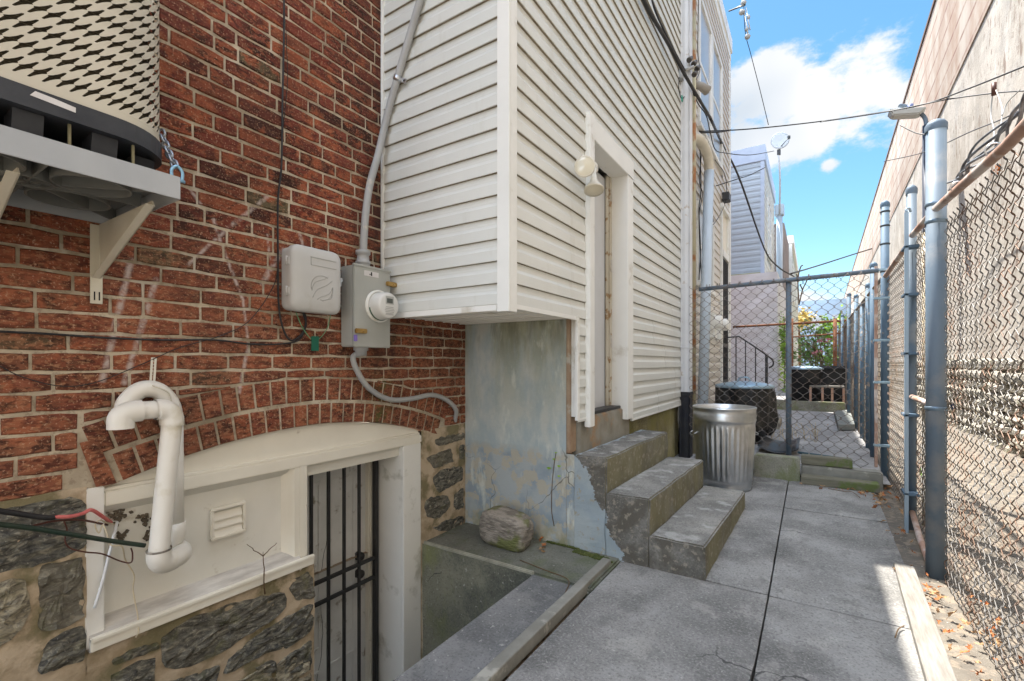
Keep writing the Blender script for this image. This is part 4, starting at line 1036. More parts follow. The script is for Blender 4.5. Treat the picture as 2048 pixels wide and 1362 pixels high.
g = MB(); g.box((MX+.0005, 1.765, 1.742), (MX+.0015, 1.87, 1.772)); g.build('warning_sticker', STICKER, em)
g = MB(); g.box((MX+.0017, 1.812, 1.746), (MX+.002, 1.822, 1.768), .0); g.box((MX+.0017, 1.80, 1.752), (MX+.002, 1.812, 1.756)); g.build('sticker_print', BLACKIRON, em)
for (y, z) in [(1.925, 1.705), (1.70, 1.41)]:
    g = MB(); g.box((MX-.02, y, z), (MX+.02, y+.075, z+.026), .004); g.cyl((MX+.018, y+.045, z+.013), (MX+.026, y+.045, z+.013), .006, 8); g.build('brass_lock', BRASS, em)
g = MB(); g.box((MX+.004, 1.69, 1.365), (MX+.010, 1.712, 1.40), .001); g.build('purple_seal', PURPLE, em)
g = MB(); g.cyl((W+.055, 1.815, MZ1), (W+.055, 1.815, MZ1+.045), .040, 8); g.lathe([(.043, 0), (.043, .012), (.036, .016), (.034, .05), (.042, .055), (.042, .075), (.03, .078)], Matrix.Translation((W+.055, 1.815, MZ1+.03)), 24); g.build('hub_fitting', GREYPVC, em)
g = MB(); g.lathe([(.0, 0), (.032, 0), (.034, .03), (.042, .032), (.042, .05)], Matrix.Translation((W+.055, 1.80, MZ0-.05)), 24); g.build('lower_fitting', GREYPVC, em)
# upper conduit
cd = thing('service_conduit', 'thick grey service conduit rising from the meter and slanting over the siding', 'conduit', (W, 1.82, 1.85))
up = spl([(W+.055, 1.815, 1.87), (W+.055, 1.832, 2.10), (W+.05, 1.868, 2.30), (W+.05, 1.935, 2.52), (-2.195, 1.975, 2.74), (-2.095, 1.976, 2.97), (-1.975, 1.976, 3.22), (-1.885, 1.976, 3.42), (-1.84, 1.976, 3.62), (-1.80, 1.976, 4.2)], 10)
g = MB(); g.tube(up, .0215, 14); g.build('pipe', GREYPVC, cd)
g = MB(); c_ = Vector((-2.10, 1.976, 2.955)); d_ = Vector((.12, 0, .25)).normalized(); sd = Vector((d_.z, 0, -d_.x))
g.tube([c_-d_*.014, c_+d_*.014], .0245, 16); 
q = c_+sd*.045+Vector((0, .012, 0)); u_ = sd*.024; v_ = d_*.013
g.add([q-u_-v_+Vector((0, -.004, 0)), q+u_-v_+Vector((0, -.004, 0)), q+u_+v_+Vector((0, -.004, 0)), q-u_+v_+Vector((0, -.004, 0)), q-u_-v_, q+u_-v_, q+u_+v_, q-u_+v_], [(0, 1, 2, 3), (4, 7, 6, 5), (0, 4, 5, 1), (1, 5, 6, 2), (2, 6, 7, 3), (3, 7, 4, 0)])
sb_ = g.build('strap', GALV, cd)
g = MB(); g.cyl(q+u_*.3+Vector((0, -.0045, 0)), q+u_*.3+Vector((0, -.006, 0)), .006, 10); g.build('strap_hole', DARKIN, sb_)
lowp = [P(*q, X=W+.035) for q in [(703, 690), (706, 715), (716, 745), (740, 778), (780, 799), (825, 797), (862, 790), (890, 798), (911, 818), (919, 843)]]
lowp[0] = Vector((W+.05, 1.80, 1.30)); lowp[-1].x = W-.01
g = MB(); lp = spl(lowp, 10); rs = []
rs = [.0165+.0007*math.sin(i*2.2) for i in range(len(lp))]
g.tube(lp, rs, 12); tag(g.build('flexible_conduit', GREYPVC), 'grey flexible conduit curving from the meter bottom over the arch to the block', 'conduit')
g = MB(); a = P(866, 780, X=W+.02); g.box((W+.0, a.y-.005, a.z-.015), (W+.055, a.y+.006, a.z+.006), .002)
# green tag and ground wire
g = MB(); g.tube(spl([P(*q, X=W+.02) for q in [(592, 625), (605, 655), (625, 680), (640, 676), (655, 655), (662, 625)]], 8), .0024, 6)
gw = g.build('ground_wire', GREENW); tag(gw, 'green ground wire looping below the telecom box', 'wire')
g = MB(); a = P(624, 672, X=W+.03); b = P(642, 702, X=W+.03)
g.box((W+.022, a.y, b.z), (W+.027, b.y-.01, a.z), .001)
tag(g.build('wire_tag', TAGGREEN), 'small dark green tag on the loop of green ground wire', 'tag')
# wall cables
def cable(name, pxs, X, r, mat, label, cat='cable', n=8, sides=6):
    pts = [P(q[0], q[1], X=(q[2] if len(q) > 2 else X)) for q in pxs]
    g = MB(); g.tube(spl(pts, n), r, sides); return tag(g.build(name, mat), label, cat)
cable('wall_cable', [(568, -60), (568, 60), (565, 200), (563, 330), (556, 400), (556, 520), (557, 600), (564, 650), (580, 680), (600, 672), (612, 650), (606, 625)], W+.014, .0052, BLACKCAB, 'thick black cable dropping down the brick to the telecom box')
cable('wall_cable', [(572, 60), (575, 140), (574, 180), (567, 250), (563, 320)], W+.012, .0018, BLACKCAB, 'hair-thin black wire beside the thick vertical black cable')
cable('wall_cable', [(-20, 662), (100, 668), (220, 676), (330, 680), (430, 680), (500, 688), (560, 688), (600, 678), (612, 640), (606, 622)], W+.012, .0045, BLACKCAB, 'black cable running level along the brick below the boxes')
cable('wall_cable', [(-20, 720), (40, 752), (120, 772), (190, 765), (280, 730), (360, 695), (440, 672), (500, 640), (548, 570), (556, 520)], W+.012, .0019, BLACKCAB, 'thin black wire sagging in a curve across the brick')

# ================================================================= PVC PIPES
pv = thing('vent_pipe', 'front white plastic vent pipe with downturned mouth on the window panel', 'pipe', (-2.15, .8, .4))
XF = -2.135
def elbow(a, b, c, n=10, k=.5):
    """points rounding the corner b"""
    a, b, c = Vector(a), Vector(b), Vector(c); out = []
    for i in range(n+1):
        t = i/n; out.append(a*(1-t)**2+b*2*t*(1-t)+c*t*t)
    return out
rp_ = .0375
m0_ = P(233, 858, X=XF); e1 = P(238, 821, X=XF); e2 = P(340, 821, X=XF); lw = P(322, 1140, X=XF); ex = P(395, 1105, X=-2.33)
g = MB(); t1 = P(347, 870, X=XF)
topz = P(300, 820, X=XF).z
p1 = Vector((XF, m0_.y+.012, m0_.z)); 
mouth = [p1, p1+Vector((0, 0, .03))]; c1 = Vector((XF, p1.y, topz)); c2 = Vector((XF, e2.y+.012, topz)); low = Vector((XF, lw.y-.012, .452))
g.tube(mouth+elbow(mouth[-1], c1, c1+Vector((0, .062, 0)))[1:], rp_+.003, 20, caps=False); g.build('mouth_elbow', PVC, pv)
g = MB(); g.tube([c1+Vector((0, .055, 0)), c2+Vector((0, -.05, 0))], rp_-.003, 20, caps=False); g.build('cross_tube', PVC, pv)
dv = (low-c2).normalized()
g = MB(); g.tube([c2+Vector((0, -.062, 0)), c2+Vector((0, -.058, 0))]+elbow(c2+Vector((0, -.058, 0)), c2, c2+dv*.062)+[c2+dv*.066], rp_+.003, 20, caps=False); g.build('upper_elbow', PVC, pv)
g = MB(); g.tube([c2+dv*.055, low-dv*.05], rp_-.003, 20, caps=False); g.build('down_tube', PVC, pv)
wv = Vector((-.07, .15, .0)).normalized()
g = MB(); g.tube([low-dv*.062]+elbow(low-dv*.055, low, low+wv*.055)+[low+wv*.07], rp_+.003, 20, caps=False); g.build('lower_elbow', PVC, pv)
T1 = low+wv*.135; g = MB(); g.tube([low+wv*.06]+elbow(low+wv*.085, T1, T1+Vector((-.09, 0, .0)))+[T1+Vector((-.20, 0, 0))], rp_+.001, 20, caps=False)
g.build('wall_tube', PVC, pv)
g = MB(); g.lathe([(rp_+.0035, -.004), (rp_+.0045, 0), (rp_+.0035, .004)], Matrix.Translation(low-dv*.064), 24); g.build('primer_smear', PVC_DARK, pv)
pv2 = thing('vent_pipe', 'rear white plastic vent pipe hooked over behind the front one, against the brick', 'pipe', (-2.22, .85, .5))
XB = -2.222
h0 = P(238, 800, X=XB); 
hook = spl([Vector((XB, .690, 1.04)), Vector((XB, .700, 1.09)), Vector((XB, .742, 1.135)), Vector((XB, .80, 1.13)), Vector((XB, .845, 1.07)), Vector((XB, .858, .98))], 8)
g = MB(); g.tube(hook, .0335, 18); g.build('hooked_elbow', PVC, pv2)
g = MB(); g.tube([Vector((XB, .858, 1.0)), Vector((XB, .862, .55))], .031, 18); g.build('down_tube', PVC, pv2)
b0 = Vector((XB, .862, .53))
g = MB(); g.tube([b0+Vector((0, 0, .05)), b0+Vector((0, 0, .02))]+elbow(b0+Vector((0, 0, .02)), b0-Vector((0, 0, .03)), b0+Vector((-.06, 0, -.04)))+[b0+Vector((-.14, -.02, -.04))], .036, 18); g.build('lower_elbow', PVC, pv2)
g = MB(); a = P(308, 715, X=W+.01); b = P(300, 768, X=W+.03); 
for s_ in (-.006, .006): 
    g.add([(a.x, a.y+s_-.004, a.z), (a.x, a.y+s_+.004, a.z), (b.x+.02, b.y+s_+.004, b.z-.01), (b.x+.02, b.y+s_-.004, b.z-.01)], [(0, 1, 2, 3)])
for k in range(9):
    t = k/8; q = a+(b-a)*t; g.add([(q.x, q.y-.004, q.z), (q.x, q.y+.004, q.z), (q.x, q.y+.004, q.z-.003), (q.x, q.y-.004, q.z-.003)], [(0, 1, 2, 3)])
hs_ = spl([Vector((W+.03, b.y, b.z)), Vector((XB+.037, .775, 1.15)), Vector((XB+.037, .825, 1.12)), Vector((XB+.03, .84, 1.06))], 6)
g.tube(hs_, .003, 5)
tag(solid(g.build('hanger_strap', LAMPW), .001), 'perforated cream metal hanger strap tying the pipes to the brick', 'strap')
# torn holes with old sealant around the wires
g = MB()
r9 = random.Random(21)
for (px, py, n_, sp_) in [(292, 1050, 12, 6), (282, 1035, 8, 5), (298, 1074, 8, 4), (290, 1040, 10, 6), (236, 1030, 34, 9), (246, 1074, 16, 7), (232, 1018, 12, 7)]:
  if (px, py) == (236, 1030): tag(g.build('sealant_lump', PUTTY), 'crusty dark sealant around the hole just left of the white pipe', 'sealant'); g = MB()
  for _k in range(n_):
    r_ = r9.uniform(.003, .0085); c_ = P(px+r9.gauss(0, sp_), py+r9.gauss(0, sp_*.9), X=W-.051+r9.uniform(0, .004)); bm = bmesh.new(); bmesh.ops.create_icosphere(bm, subdivisions=2, radius=r_)
    for v in bm.verts: v.co = v.co*(1+.8*noise.noise(v.co*160+c_*30)); v.co.x *= .6; v.co += c_
    g.frombm(bm)
tag(g.build('sealant_lump', PUTTY), 'lumps of old dark sealant around the wire hole in the cream panel', 'sealant')
# dryer vent
dv_ = thing('wall_vent', 'small square white louvred vent on the cream window panel', 'vent', (W-.05, 1.09, .45))
a = P(415, 1020, X=W-.07); y0, y1, z0, z1 = 1.035, 1.190, .428, .575; xv = W-.050
g = MB()
for (ya_, yb_, za_, zb_) in [(y0, y1, z0, z0+.014), (y0, y1, z1-.014, z1), (y0, y0+.014, z0+.014, z1-.014), (y1-.014, y1, z0+.014, z1-.014)]: g.box((xv, ya_, za_), (xv+.022, yb_, zb_), .003)
g.build('frame', CREAM, dv_)
for k in range(3):
    zz_ = z0+.014+k*.0365; g = MB(); g.prism([(xv+.016, zz_), (xv+.005, zz_+.038), (xv+.002, zz_+.038), (xv+.013, zz_)], 'y', y0+.016, y1-.016); g.build('louvre', CREAM, dv_)
# wires at the left
def wcab(name, pts, r, mat, label, cat='wire', n=8):
    p3 = [P(x, y, X=X) for (x, y, X) in pts]; g = MB(); g.tube(spl(p3, n), r, 8); return tag(g.build(name, mat), label, cat)
wcab('loose_cable', [(-30, 1046, -2.1), (60, 1056, -2.14), (150, 1070, -2.17), (230, 1083, -2.2), (290, 1091, -2.2)], .0085, GREENCAB, 'thick dark green cable end sticking out left of the white pipe', 'cable')
wcab('loose_cable', [(-30, 1018, -2.13), (40, 1028, -2.15), (90, 1035, -2.16), (112, 1034, -2.17)], .009, BLACKCAB, 'thick black cable meeting the red wire at the stone', 'cable')
wcab('loose_wire', [(104, 1034, -2.165), (140, 1033, -2.17), (165, 1027, -2.19), (183, 1020, -2.21), (205, 1033, -2.26), (226, 1048, -2.34)], .0065, REDW, 'faded red wire arching into the panel hole')
wcab('loose_wire', [(60, 1053, -2.17), (110, 1042, -2.18), (160, 1040, -2.2), (200, 1047, -2.26), (216, 1050, -2.33)], .0038, BROWNW, 'dark brown wire under the red one, entering the panel hole')
wcab('loose_wire', [(128, 1042, -2.19), (134, 1060, -2.2), (130, 1080, -2.2), (140, 1096, -2.2), (170, 1104, -2.2), (205, 1108, -2.21), (240, 1122, -2.22), (262, 1125, -2.2), (265, 1108, -2.2), (262, 1096, -2.2)], .0026, BROWNW, 'thin brown wire hanging in a wide loop below the green cable')
wcab('loose_tube', [(236, 1035, -2.34), (228, 1070, -2.28), (218, 1110, -2.25), (206, 1160, -2.25), (189, 1216, -2.25)], .0055, WHITEW, 'white plastic tube hanging down across the cream panel', 'tube')
wcab('loose_wire', [(236, 1050, -2.33), (212, 1045, -2.28), (200, 1040, -2.25), (190, 1050, -2.24), (198, 1066, -2.24), (205, 1050, -2.23), (212, 1062, -2.22), (222, 1090, -2.2), (244, 1093, -2.2), (250, 1118, -2.25), (268, 1150, -2.27), (266, 1180, -2.28), (275, 1230, -2.27), (277, 1262, -2.24), (272, 1275, -2.24)], .0024, CREAMW, 'thin cream wire dangling down past the sill')
# twig growing from the sill joint
g = MB(); b0 = P(530, 1188, X=W+.035)
def tw(a, b, r, k=6, wob=.004):
    a, b = Vector(a), Vector(b); pts = [a+(b-a)*i/k+Vector((rnd.uniform(-wob, wob), rnd.uniform(-wob, wob), 0))*(0 < i) for i in range(k+1)]; g.tube(pts, [r*(1-.5*i/k) for i in range(k+1)], 5); return pts[-1]
f_ = P(526, 1112, X=W+.06); e_ = tw(b0, f_, .0038); tw(e_, P(493, 1089, X=W+.07), .0026); tw(e_, P(553, 1086, X=W+.06), .0026); tw(e_, e_+Vector((0, .0, .02)), .002, 2)
tag(g.build('dry_twig', TWIG), 'forked bare twig growing out of the joint under the basement sill', 'twig')

# ================================================================= LIGHT FITTING
fl = thing('floodlight', 'off white double floodlight fixed over the side door trim', 'floodlight', (S_+.05, 3.02, 2.5))
bx = S_+.045
lc = P(1182, 345, X=bx)
g = MB(); g.lathe([(0, .03), (.03, .03), (.042, .015), (.042, 0)], Matrix.Translation((bx, 3.017, lc.z+.04)) @ Matrix.Rotation(R(90), 4, 'Y'), 24); g.build('base_plate', LAMPW, fl)
def par(mb, c, d):
    M_z = Matrix.Translation(c) @ Vector(d).to_track_quat('Z', 'Y').to_matrix().to_4x4()
    mb.lathe([(0, -.085), (.018, -.085), (.022, -.05), (.026, -.03), (.045, -.005), (.062, .02), (.066, .028), (.066, .036), (.058, .036)], M_z, 28); return M_z
p1_ = P(1170, 336, X=bx+.07); p2_ = P(1188, 372, X=bx+.07)
for (c_, d_) in [(p1_, (.35, -.9, -.08)), (p2_, (.12, -.25, -1))]:
    g = MB(); Mz = par(g, c_, d_); lh = g.build('lamp_head', LAMPW, fl)
    g = MB(); g.lathe([(.058, .034), (.04, .039), (0, .041)], Mz, 24); g.build('lens', GLASS_L, lh)
g = MB(); g.tube(spl([(bx+.02, 3.017, lc.z+.04), p1_-Vector((.35, -.9, -.08)).normalized()*.07], 4), .012, 10); g.tube(spl([(bx+.02, 3.017, lc.z+.04), p2_-Vector((.12, -.25, -1)).normalized()*.07], 4), .012, 10); g.build('swivel_arm', LAMPW, fl)

# ================================================================= BOULDER, MOSS, SEEDLING
bm = bmesh.new(); bmesh.ops.create_icosphere(bm, subdivisions=5, radius=1)
rc = Vector((-1.755, 2.64, .115))
for v in bm.verts:
    p = v.co.copy(); k = 1/(abs(p.x)**4.2+abs(p.y)**4.2+abs(p.z)**4.2)**(1/4.2); p *= k
    p *= 1+.10*noise.noise(p*1.3+Vector((4, 0, 0)))+.03*noise.noise(p*5)+.012*noise.noise(p*14)
    v.co = Vector((p.x*.178, p.y*.105, p.z*.118)); v.co.rotate(Matrix.Rotation(R(6), 3, 'Y').to_euler()); v.co += rc
g = MB(); g.frombm(bm, True); tag(g.build('boulder', ROCKM), 'rounded mossy fieldstone resting on the ledge against the blue wall', 'rock')
g = MB()
for k in range(170):
    a = rnd.random(); c_ = Vector((-1.30+a*.22+rnd.gauss(0, .015), 2.82-rnd.random()*.05-a*.02, .008)); r_ = rnd.uniform(.006, .016)
    bm = bmesh.new(); bmesh.ops.create_icosphere(bm, subdivisions=1, radius=r_)
    for v in bm.verts: v.co = v.co*(1+.5*noise.noise(v.co*60+c_*20)); v.co.z *= .7; v.co += c_
    g.frombm(bm)
for k in range(70):
    c_ = Vector((rnd.uniform(-1.55, -1.30), 2.825, .012)); bm = bmesh.new(); bmesh.ops.create_icosphere(bm, subdivisions=1, radius=rnd.uniform(.004, .011))
    for v in bm.verts: v.co += c_
    g.frombm(bm)
struct(g.build('moss', MOSS), 'stuff')
g = MB(); gl = MB()
sx = P(1108, 1050, Y=2.83)
g.tube(spl([P(*q, Y=2.83) for q in [(1108, 1052), (1103, 1020), (1104, 970), (1108, 930), (1112, 905)]], 6), .0022, 5)
sd_ = thing('seedling', 'slender yellow green seedling climbing the blue wall beside the steps', 'plant', tuple(sx))
g.build('stem', TWIG, sd_)
for (px, py, s_) in [(1098, 936, .022), (1118, 932, .018), (1108, 918, .014), (1118, 952, .016), (1112, 905, .012)]:
    c_ = P(px, py, Y=2.822); gl = MB(); gl.add([c_+Vector((-s_, 0, 0)), c_+Vector((0, -.006, -s_*.4)), c_+Vector((s_, 0, .002)), c_+Vector((0, -.006, s_*.4))], [(0, 1, 2, 3)]); gl.build('leaf', LEAF_G, sd_)

# ================================================================= GALVANISED CAN
def ribcan(th, cx, cy, z0, r0, r1, h, mat):
    n = 160
    prof = [(r0*.96, .012), (r0, 0), (r0, .02), (r0+.004, .03), (r0, .04), (r0+.003, .06), (r0+.001, .075)]
    g = MB()
    def rib(a, z):
        t = z/h
        if .13 < t < .78: 
            e = min(1, (t-.13)/.03, (.78-t)/.03); return .005*e*(1 if math.cos(a*34) > .0 else -1)*min(1, abs(math.cos(a*34))*2.2)
        return 0
    zs = [h*(.10+.005)]+[h*(.13+.65*i/16) for i in range(17)]+[h*.80]
    prof += [(r0+(r1-r0)*(z/h), z) for z in zs]
    prof += [(r1-.003, h*.83), (r1+.004, h*.85), (r1-.001, h*.87), (r1+.004, h*.90), (r1-.001, h*.92), (r1, h*.97), (r1+.005, h*.985), (r1+.006, h), (r1, h+.003), (r1-.006, h)]
    prof += [(r1-.008, h*.9), (r0-.01, .03), (0, .025)]
    T_ = Matrix.Translation((cx, cy, z0)); g.lathe(prof, T_, n, rib); return g.build('body', mat, th)
can = thing('trash_can', 'ribbed galvanised steel trash can without lid beside the steps', 'trash can', (-.70, 4.80, .07))
ribcan(can, -.708, 4.80, .078, .235, .272, .755, GALV)
for s_ in (-1, 1):
    g = MB(); c_ = Vector((-.708+s_*.27*.84, 4.80-s_*.27*-.54*1, .60))
    c_ = Vector((-.708, 4.80, .60))+Vector((.84*s_, .54*s_, 0))*.272
    o_ = Vector((.84*s_, .54*s_, 0)); t_ = Vector((-.54, .84, 0))
    g.tube(spl([c_-t_*.05, c_-t_*.045+o_*.03-Vector((0, 0, .02)), c_+o_*.035-Vector((0, 0, .035)), c_+t_*.045+o_*.03-Vector((0, 0, .02)), c_+t_*.05], 6), .004, 6); g.build('handle', GALV, can)

# ================================================================= DOWNSPOUTS AND PIPES AT THE PARTY LINE
ds = thing('downspout', 'tall white corrugated downspout with black boot at the end of the siding', 'downspout', (-1.27, 5.78, 0))
def spout(mb, x, y, z0, z1, wx=.055, wy=.075):
    pts = []
    for k in range(32):
        a = 2*math.pi*k/32; c_ = math.cos(a); s_ = math.sin(a); e = .25
        px_ = math.copysign(abs(c_)**e, c_)*wx; py_ = math.copysign(abs(s_)**e, s_)*wy
        q = 1+.05*math.cos(a*16); pts.append((x+px_*q, y+py_*q))
    mb.prism(pts, 'z', z0, z1)
g = MB(); spout(g, -1.268, 5.79, .90, 6.05); g.build('pipe', DOWNP, ds)
g = MB(); spout(g, -1.272, 5.79, .08, .90, .060, .080); g.box((-1.34, 5.70, .86), (-1.205, 5.88, .905), .004); g.build('boot', DARKBOOT, ds)
g = MB(); g.box((-1.33, 5.705, 1.42), (-1.208, 5.875, 1.435), .003); g.build('seam_band', DOWNP, ds)
g = MB(); g.cyl((-1.25, 6.02, .05), (-1.25, 6.02, 5.9), .045, 14); 
sp_ = g.build('soil_pipe', simple('rust_streaked_pipe', (.42, .39, .26), (.33, .29, .19), 3, rough=.8, c3=(.30, .13, .05), s3=2.4, lo3=.52, hi3=.62, sc_=(2, 2, .5)))
tag(sp_, 'rust streaked olive soil pipe standing just beyond the white downspout', 'pipe')

# ================================================================= NEIGHBOUR HOUSE
nb_ = thing('neighbour_house', 'cream sided neighbour house with barred door and elbowed downspout', 'house', (-2, 8, 0))
NX, NY0, NY1, NZ = -1.36, 5.88, 9.87, 7.5
g = MB(); g.box((-7, NY0, 0), (NX-.003, NY1, NZ)); g.build('wall', SIDING_WARM, nb_)
g = MB(); siding(g, None, (NX, NY0, 0), (0, 1, 0), (1, 0, 0), NY1-NY0, .45, NZ-.25, holes=[(6.85-NY0, 8.95-NY0, 4.55, 6.6), (8.72-NY0, 9.62-NY0, .4, 4.05), (6.75-NY0, 8.1-NY0, 2.3, 3.55)], ex=.13); g.build('siding', SIDING_WARM, nb_)
g = MB(); g.box((NX, NY1-.10, .45), (NX+.025, NY1+.02, NZ), .003); g.box((NX-.4, NY0, NZ-.25), (NX+.05, NY1+.04, NZ+.02), .01); g.box((NX, NY0, NZ-.40), (NX+.03, NY1, NZ-.25)); g.build('trim', TRIM, nb_)
def window(par_, y0, y1, z0, z1, X, mat=TRIM, fr=.09, deep=.10, mull=True):
    g = MB()
    g.box((X-.01, y0, z0), (X+.03, y0+fr, z1), .004); g.box((X-.01, y1-fr, z0), (X+.03, y1, z1), .004); g.box((X-.01, y0+fr, z1-fr), (X+.03, y1-fr, z1), .004); g.box((X-.01, y0-.02, z0-.03), (X+.05, y1+.02, z0+.03), .004)
    if mull: g.box((X-.01, (y0+y1)/2-.09, z0+.03), (X+.028, (y0+y1)/2+.09, z1-fr), .003)
    wf = g.build('window', mat, par_)
    g = MB(); g.box((X-.003, y0+fr, z0+.03), (X+.004, y1-fr, z1-fr)); g.build('pane', GLASSW, wf)
    g = MB(); g.box((X+.004, y0+fr, (z0+z1)/2-.025), (X+.012, y1-fr, (z0+z1)/2+.025)); g.build('sash_rail', mat, wf); return wf
window(nb_, 6.9, 8.9, 4.6, 6.5, NX); window(nb_, 6.8, 8.05, 2.35, 3.5, NX, fr=.07, mull=False)
# door with bars, panel above it
g = MB(); g.box((NX-.01, 8.76, .55), (NX+.04, 8.84, 4.0), .004); g.box((NX-.01, 9.50, .55), (NX+.04, 9.58, 4.0), .004); g.box((NX-.01, 8.84, 3.12), (NX+.05, 9.50, 3.24), .004); g.box((NX-.01, 8.74, 3.94), (NX+.06, 9.60, 4.03), .004)
dr = g.build('door_surround', TRIM, nb_)
g = MB(); g.box((NX-.02, 8.84, .55), (NX+.002, 9.50, 3.12)); dd_ = g.build('door', simple('dark_door', (.03, .032, .035), rough=.5), nb_)
g = MB()
for k in range(6): y = 8.88+k*.115; g.box((NX+.02, y-.006, .58), (NX+.034, y+.006, 3.10))
g.box((NX+.018, 8.85, 1.55), (NX+.036, 9.49, 1.60)); g.box((NX+.018, 8.85, .6), (NX+.036, 9.49, .95)); g.build('security_bars', BLACKIRON, dd_)
g = MB(); g.box((NX-.02, 8.84, 3.24), (NX+.004, 9.50, 3.94)); g.build('transom_panel', CREAM, dr)
g = MB(); g.box((NX+.01, 8.9, 4.12), (NX+.13, 9.12, 4.26), .01); g.build('porch_lamp', BLACKIRON, nb_)
g = MB(); g.box((-7, NY0, -.05), (NX-.01, NY1, .45)); g.build('foundation', CEMENT_GREY, nb_)
g = MB(); g.box((-7, NY0, NZ+.02), (NX, NY1, NZ+.08)); g.build('roof', ASPHALT_ROOF, nb_)
ds2 = thing('downspout', 'pale blue downspout with ribbed elbow on the cream sided neighbour house', 'downspout', (-1.2, 6.75, 0))
g = MB(); bot = P(1405, 780, X=-1.24); tp = P(1420, 300, X=-1.24)
g.tube([(-1.24, 6.60, .45), (-1.23, 7.02, 3.95)], .068, 12, smooth=True); g.build('pipe', DOWNBL, ds2)
g = MB(); ep = spl([(-1.33, 6.10, 4.10), (-1.25, 6.45, 4.18), (-1.23, 6.85, 4.15), (-1.23, 7.03, 4.0), (-1.23, 7.02, 3.82)], 8); g.tube(ep, [.064+.004*math.sin(i*2.4) for i in range(len(ep))], 14); g.build('elbow', LAMPW, ds2)
for (py_, k) in ((6.98, 0), (7.28, 1)):
    t = thing('gas_meter', ['white round electric meter on the cream siding, nearer of two', 'white round electric meter on the cream siding, next to the barred door'][k], 'meter', (NX+.05, [7.75, 8.35][k], 1.6), 'meters on the neighbour wall')
    yy = [7.75, 8.35][k]
    g = MB(); g.box((NX+.017, yy-.13, 1.62), (NX+.10, yy+.13, 2.02), .02); g.build('case', TRIM, t)
    g = MB(); g.lathe([(.10, 0), (.10, .07), (.08, .09), (0, .09)], Matrix.Translation((NX+.10, yy, 1.88)) @ Matrix.Rotation(R(90), 4, 'Y'), 24); g.build('dial_cover', JAMB, t)
def sagw(name, a, b, sag, r, mat, label, cat='cable', n=16, sides=6):
    a, b = Vector(a), Vector(b); g = MB(); g.tube([a+(b-a)*i/n-Vector((0, 0, sag*4*(i/n)*(1-i/n))) for i in range(n+1)], r, sides); return tag(g.build(name, mat), label, cat)
# thick service bundle crossing the siding, then sagging to the far house
e0 = P(1268, -40, X=S_+.05); e1_ = P(1370, 150, X=-1.20); e2_ = P(1420, 235, X=-1.15); e3_ = P(1480, 360, Y=11.0); e4_ = P(1530, 500, Y=14.5); e5_ = P(1588, 553, Y=17.5)
g = MB()
g.tube(spl([e0, P(1300, 25, X=S_+.06), P(1338, 90, X=S_+.08), e1_, e2_], 6), .019, 8)
g.tube(spl([P(1300, -20, X=S_+.06), P(1312, 25, X=S_+.09), P(1345, 95, X=S_+.09), e1_+Vector((0, 0, .05))], 6), .010, 6)
g.tube(spl([e2_, P(1448, 295, Y=9.2), e3_, e4_, P(1558, 535, Y=16.2), e5_], 8), .020, 8)
tag(g.build('service_cable', BLACKCAB), 'thick black service cable slanting down the siding and off to the far house', 'cable')
ins = thing('cable_bracket', 'small grey cable bracket with clamps where the thick cable leaves the siding', 'bracket', tuple(P(1368, 145, X=S_+.03)))
c0 = P(1366, 142, X=S_+.05)
g = MB(); g.box((S_+.015, c0.y-.05, c0.z-.10), (S_+.05, c0.y+.05, c0.z+.08), .008); g.cyl((S_+.04, c0.y, c0.z), (-1.16, c0.y+.02, c0.z+.02), .02, 10); g.build('bracket_plate', GREYPVC, ins)
for k, (dx, dz) in enumerate([(.06, -.05), (.10, .03), (.05, .07), (-.02, .09)]):
    g = MB(); q = c0+Vector((.08+dx*.5, dx, dz)); g.cyl(q, q+Vector((.02, .05, .05)), .022, 10); g.cyl(q, q+Vector((.01, .025, .025)), .030, 10); g.build('clamp', simple('dull_clamp_metal', (.13, .12, .11), rough=.5, metal=.5) if k == 0 else bpy.data.materials['dull_clamp_metal'], ins)
sl_ = thing('security_lamp', 'grey bullet security lamp bracketed on the neighbour corner by the cables', 'lamp', tuple(P(1405, 175, X=NX)))
c0 = P(1402, 172, X=-1.22)
g = MB(); g.tube([c0+Vector((-.10, -.12, .02)), c0+Vector((0, 0, 0)), c0+Vector((.06, .10, -.03))], [.035, .05, .062], 16); g.build('housing', simple('lamp_grey', (.32, .30, .27), rough=.5), sl_)
g = MB(); g.tube([c0+Vector((.061, .102, -.031)), c0+Vector((.064, .107, -.033))], .05, 16); g.build('lens', RUST, sl_)
g = MB(); g.cyl((NX+.01, c0.y-.1, c0.z-.08), c0, .012, 8); g.build('arm', BLACKIRON, sl_)
# dangling service wires on the wall
def wsp(name, pts, r, mat, label):
    g = MB(); g.tube(spl([P(x, y, X=X) for x, y, X in pts], 8), r, 5); return tag(g.build(name, mat), label, 'wire')
wsp('drop_wire', [(1358, 155, -1.29), (1358, 180, -1.29), (1365, 198, -1.28), (1378, 170, -1.26), (1380, 155, -1.26)], .005, BLACKCAB, 'black wire looped below the cable bracket')
g = MB(); q = P(1364, 196, X=-1.25); g.box((q.x-.006, q.y-.012, q.z-.04), (q.x+.006, q.y+.02, q.z+.03), .003); tag(g.build('wire_tag', simple('bright_green_tag', (.02, .30, .20), rough=.4)), 'bright green tag hanging on the wire loop high on the downspout', 'tag')
wsp('drop_wire', [(1398, -20, -1.30), (1396, 60, -1.3), (1396, 110, -1.3), (1400, 140, -1.3), (1392, 160, -1.28)], .006, BLACKCAB, 'black wire hanging beside the tall upper window')
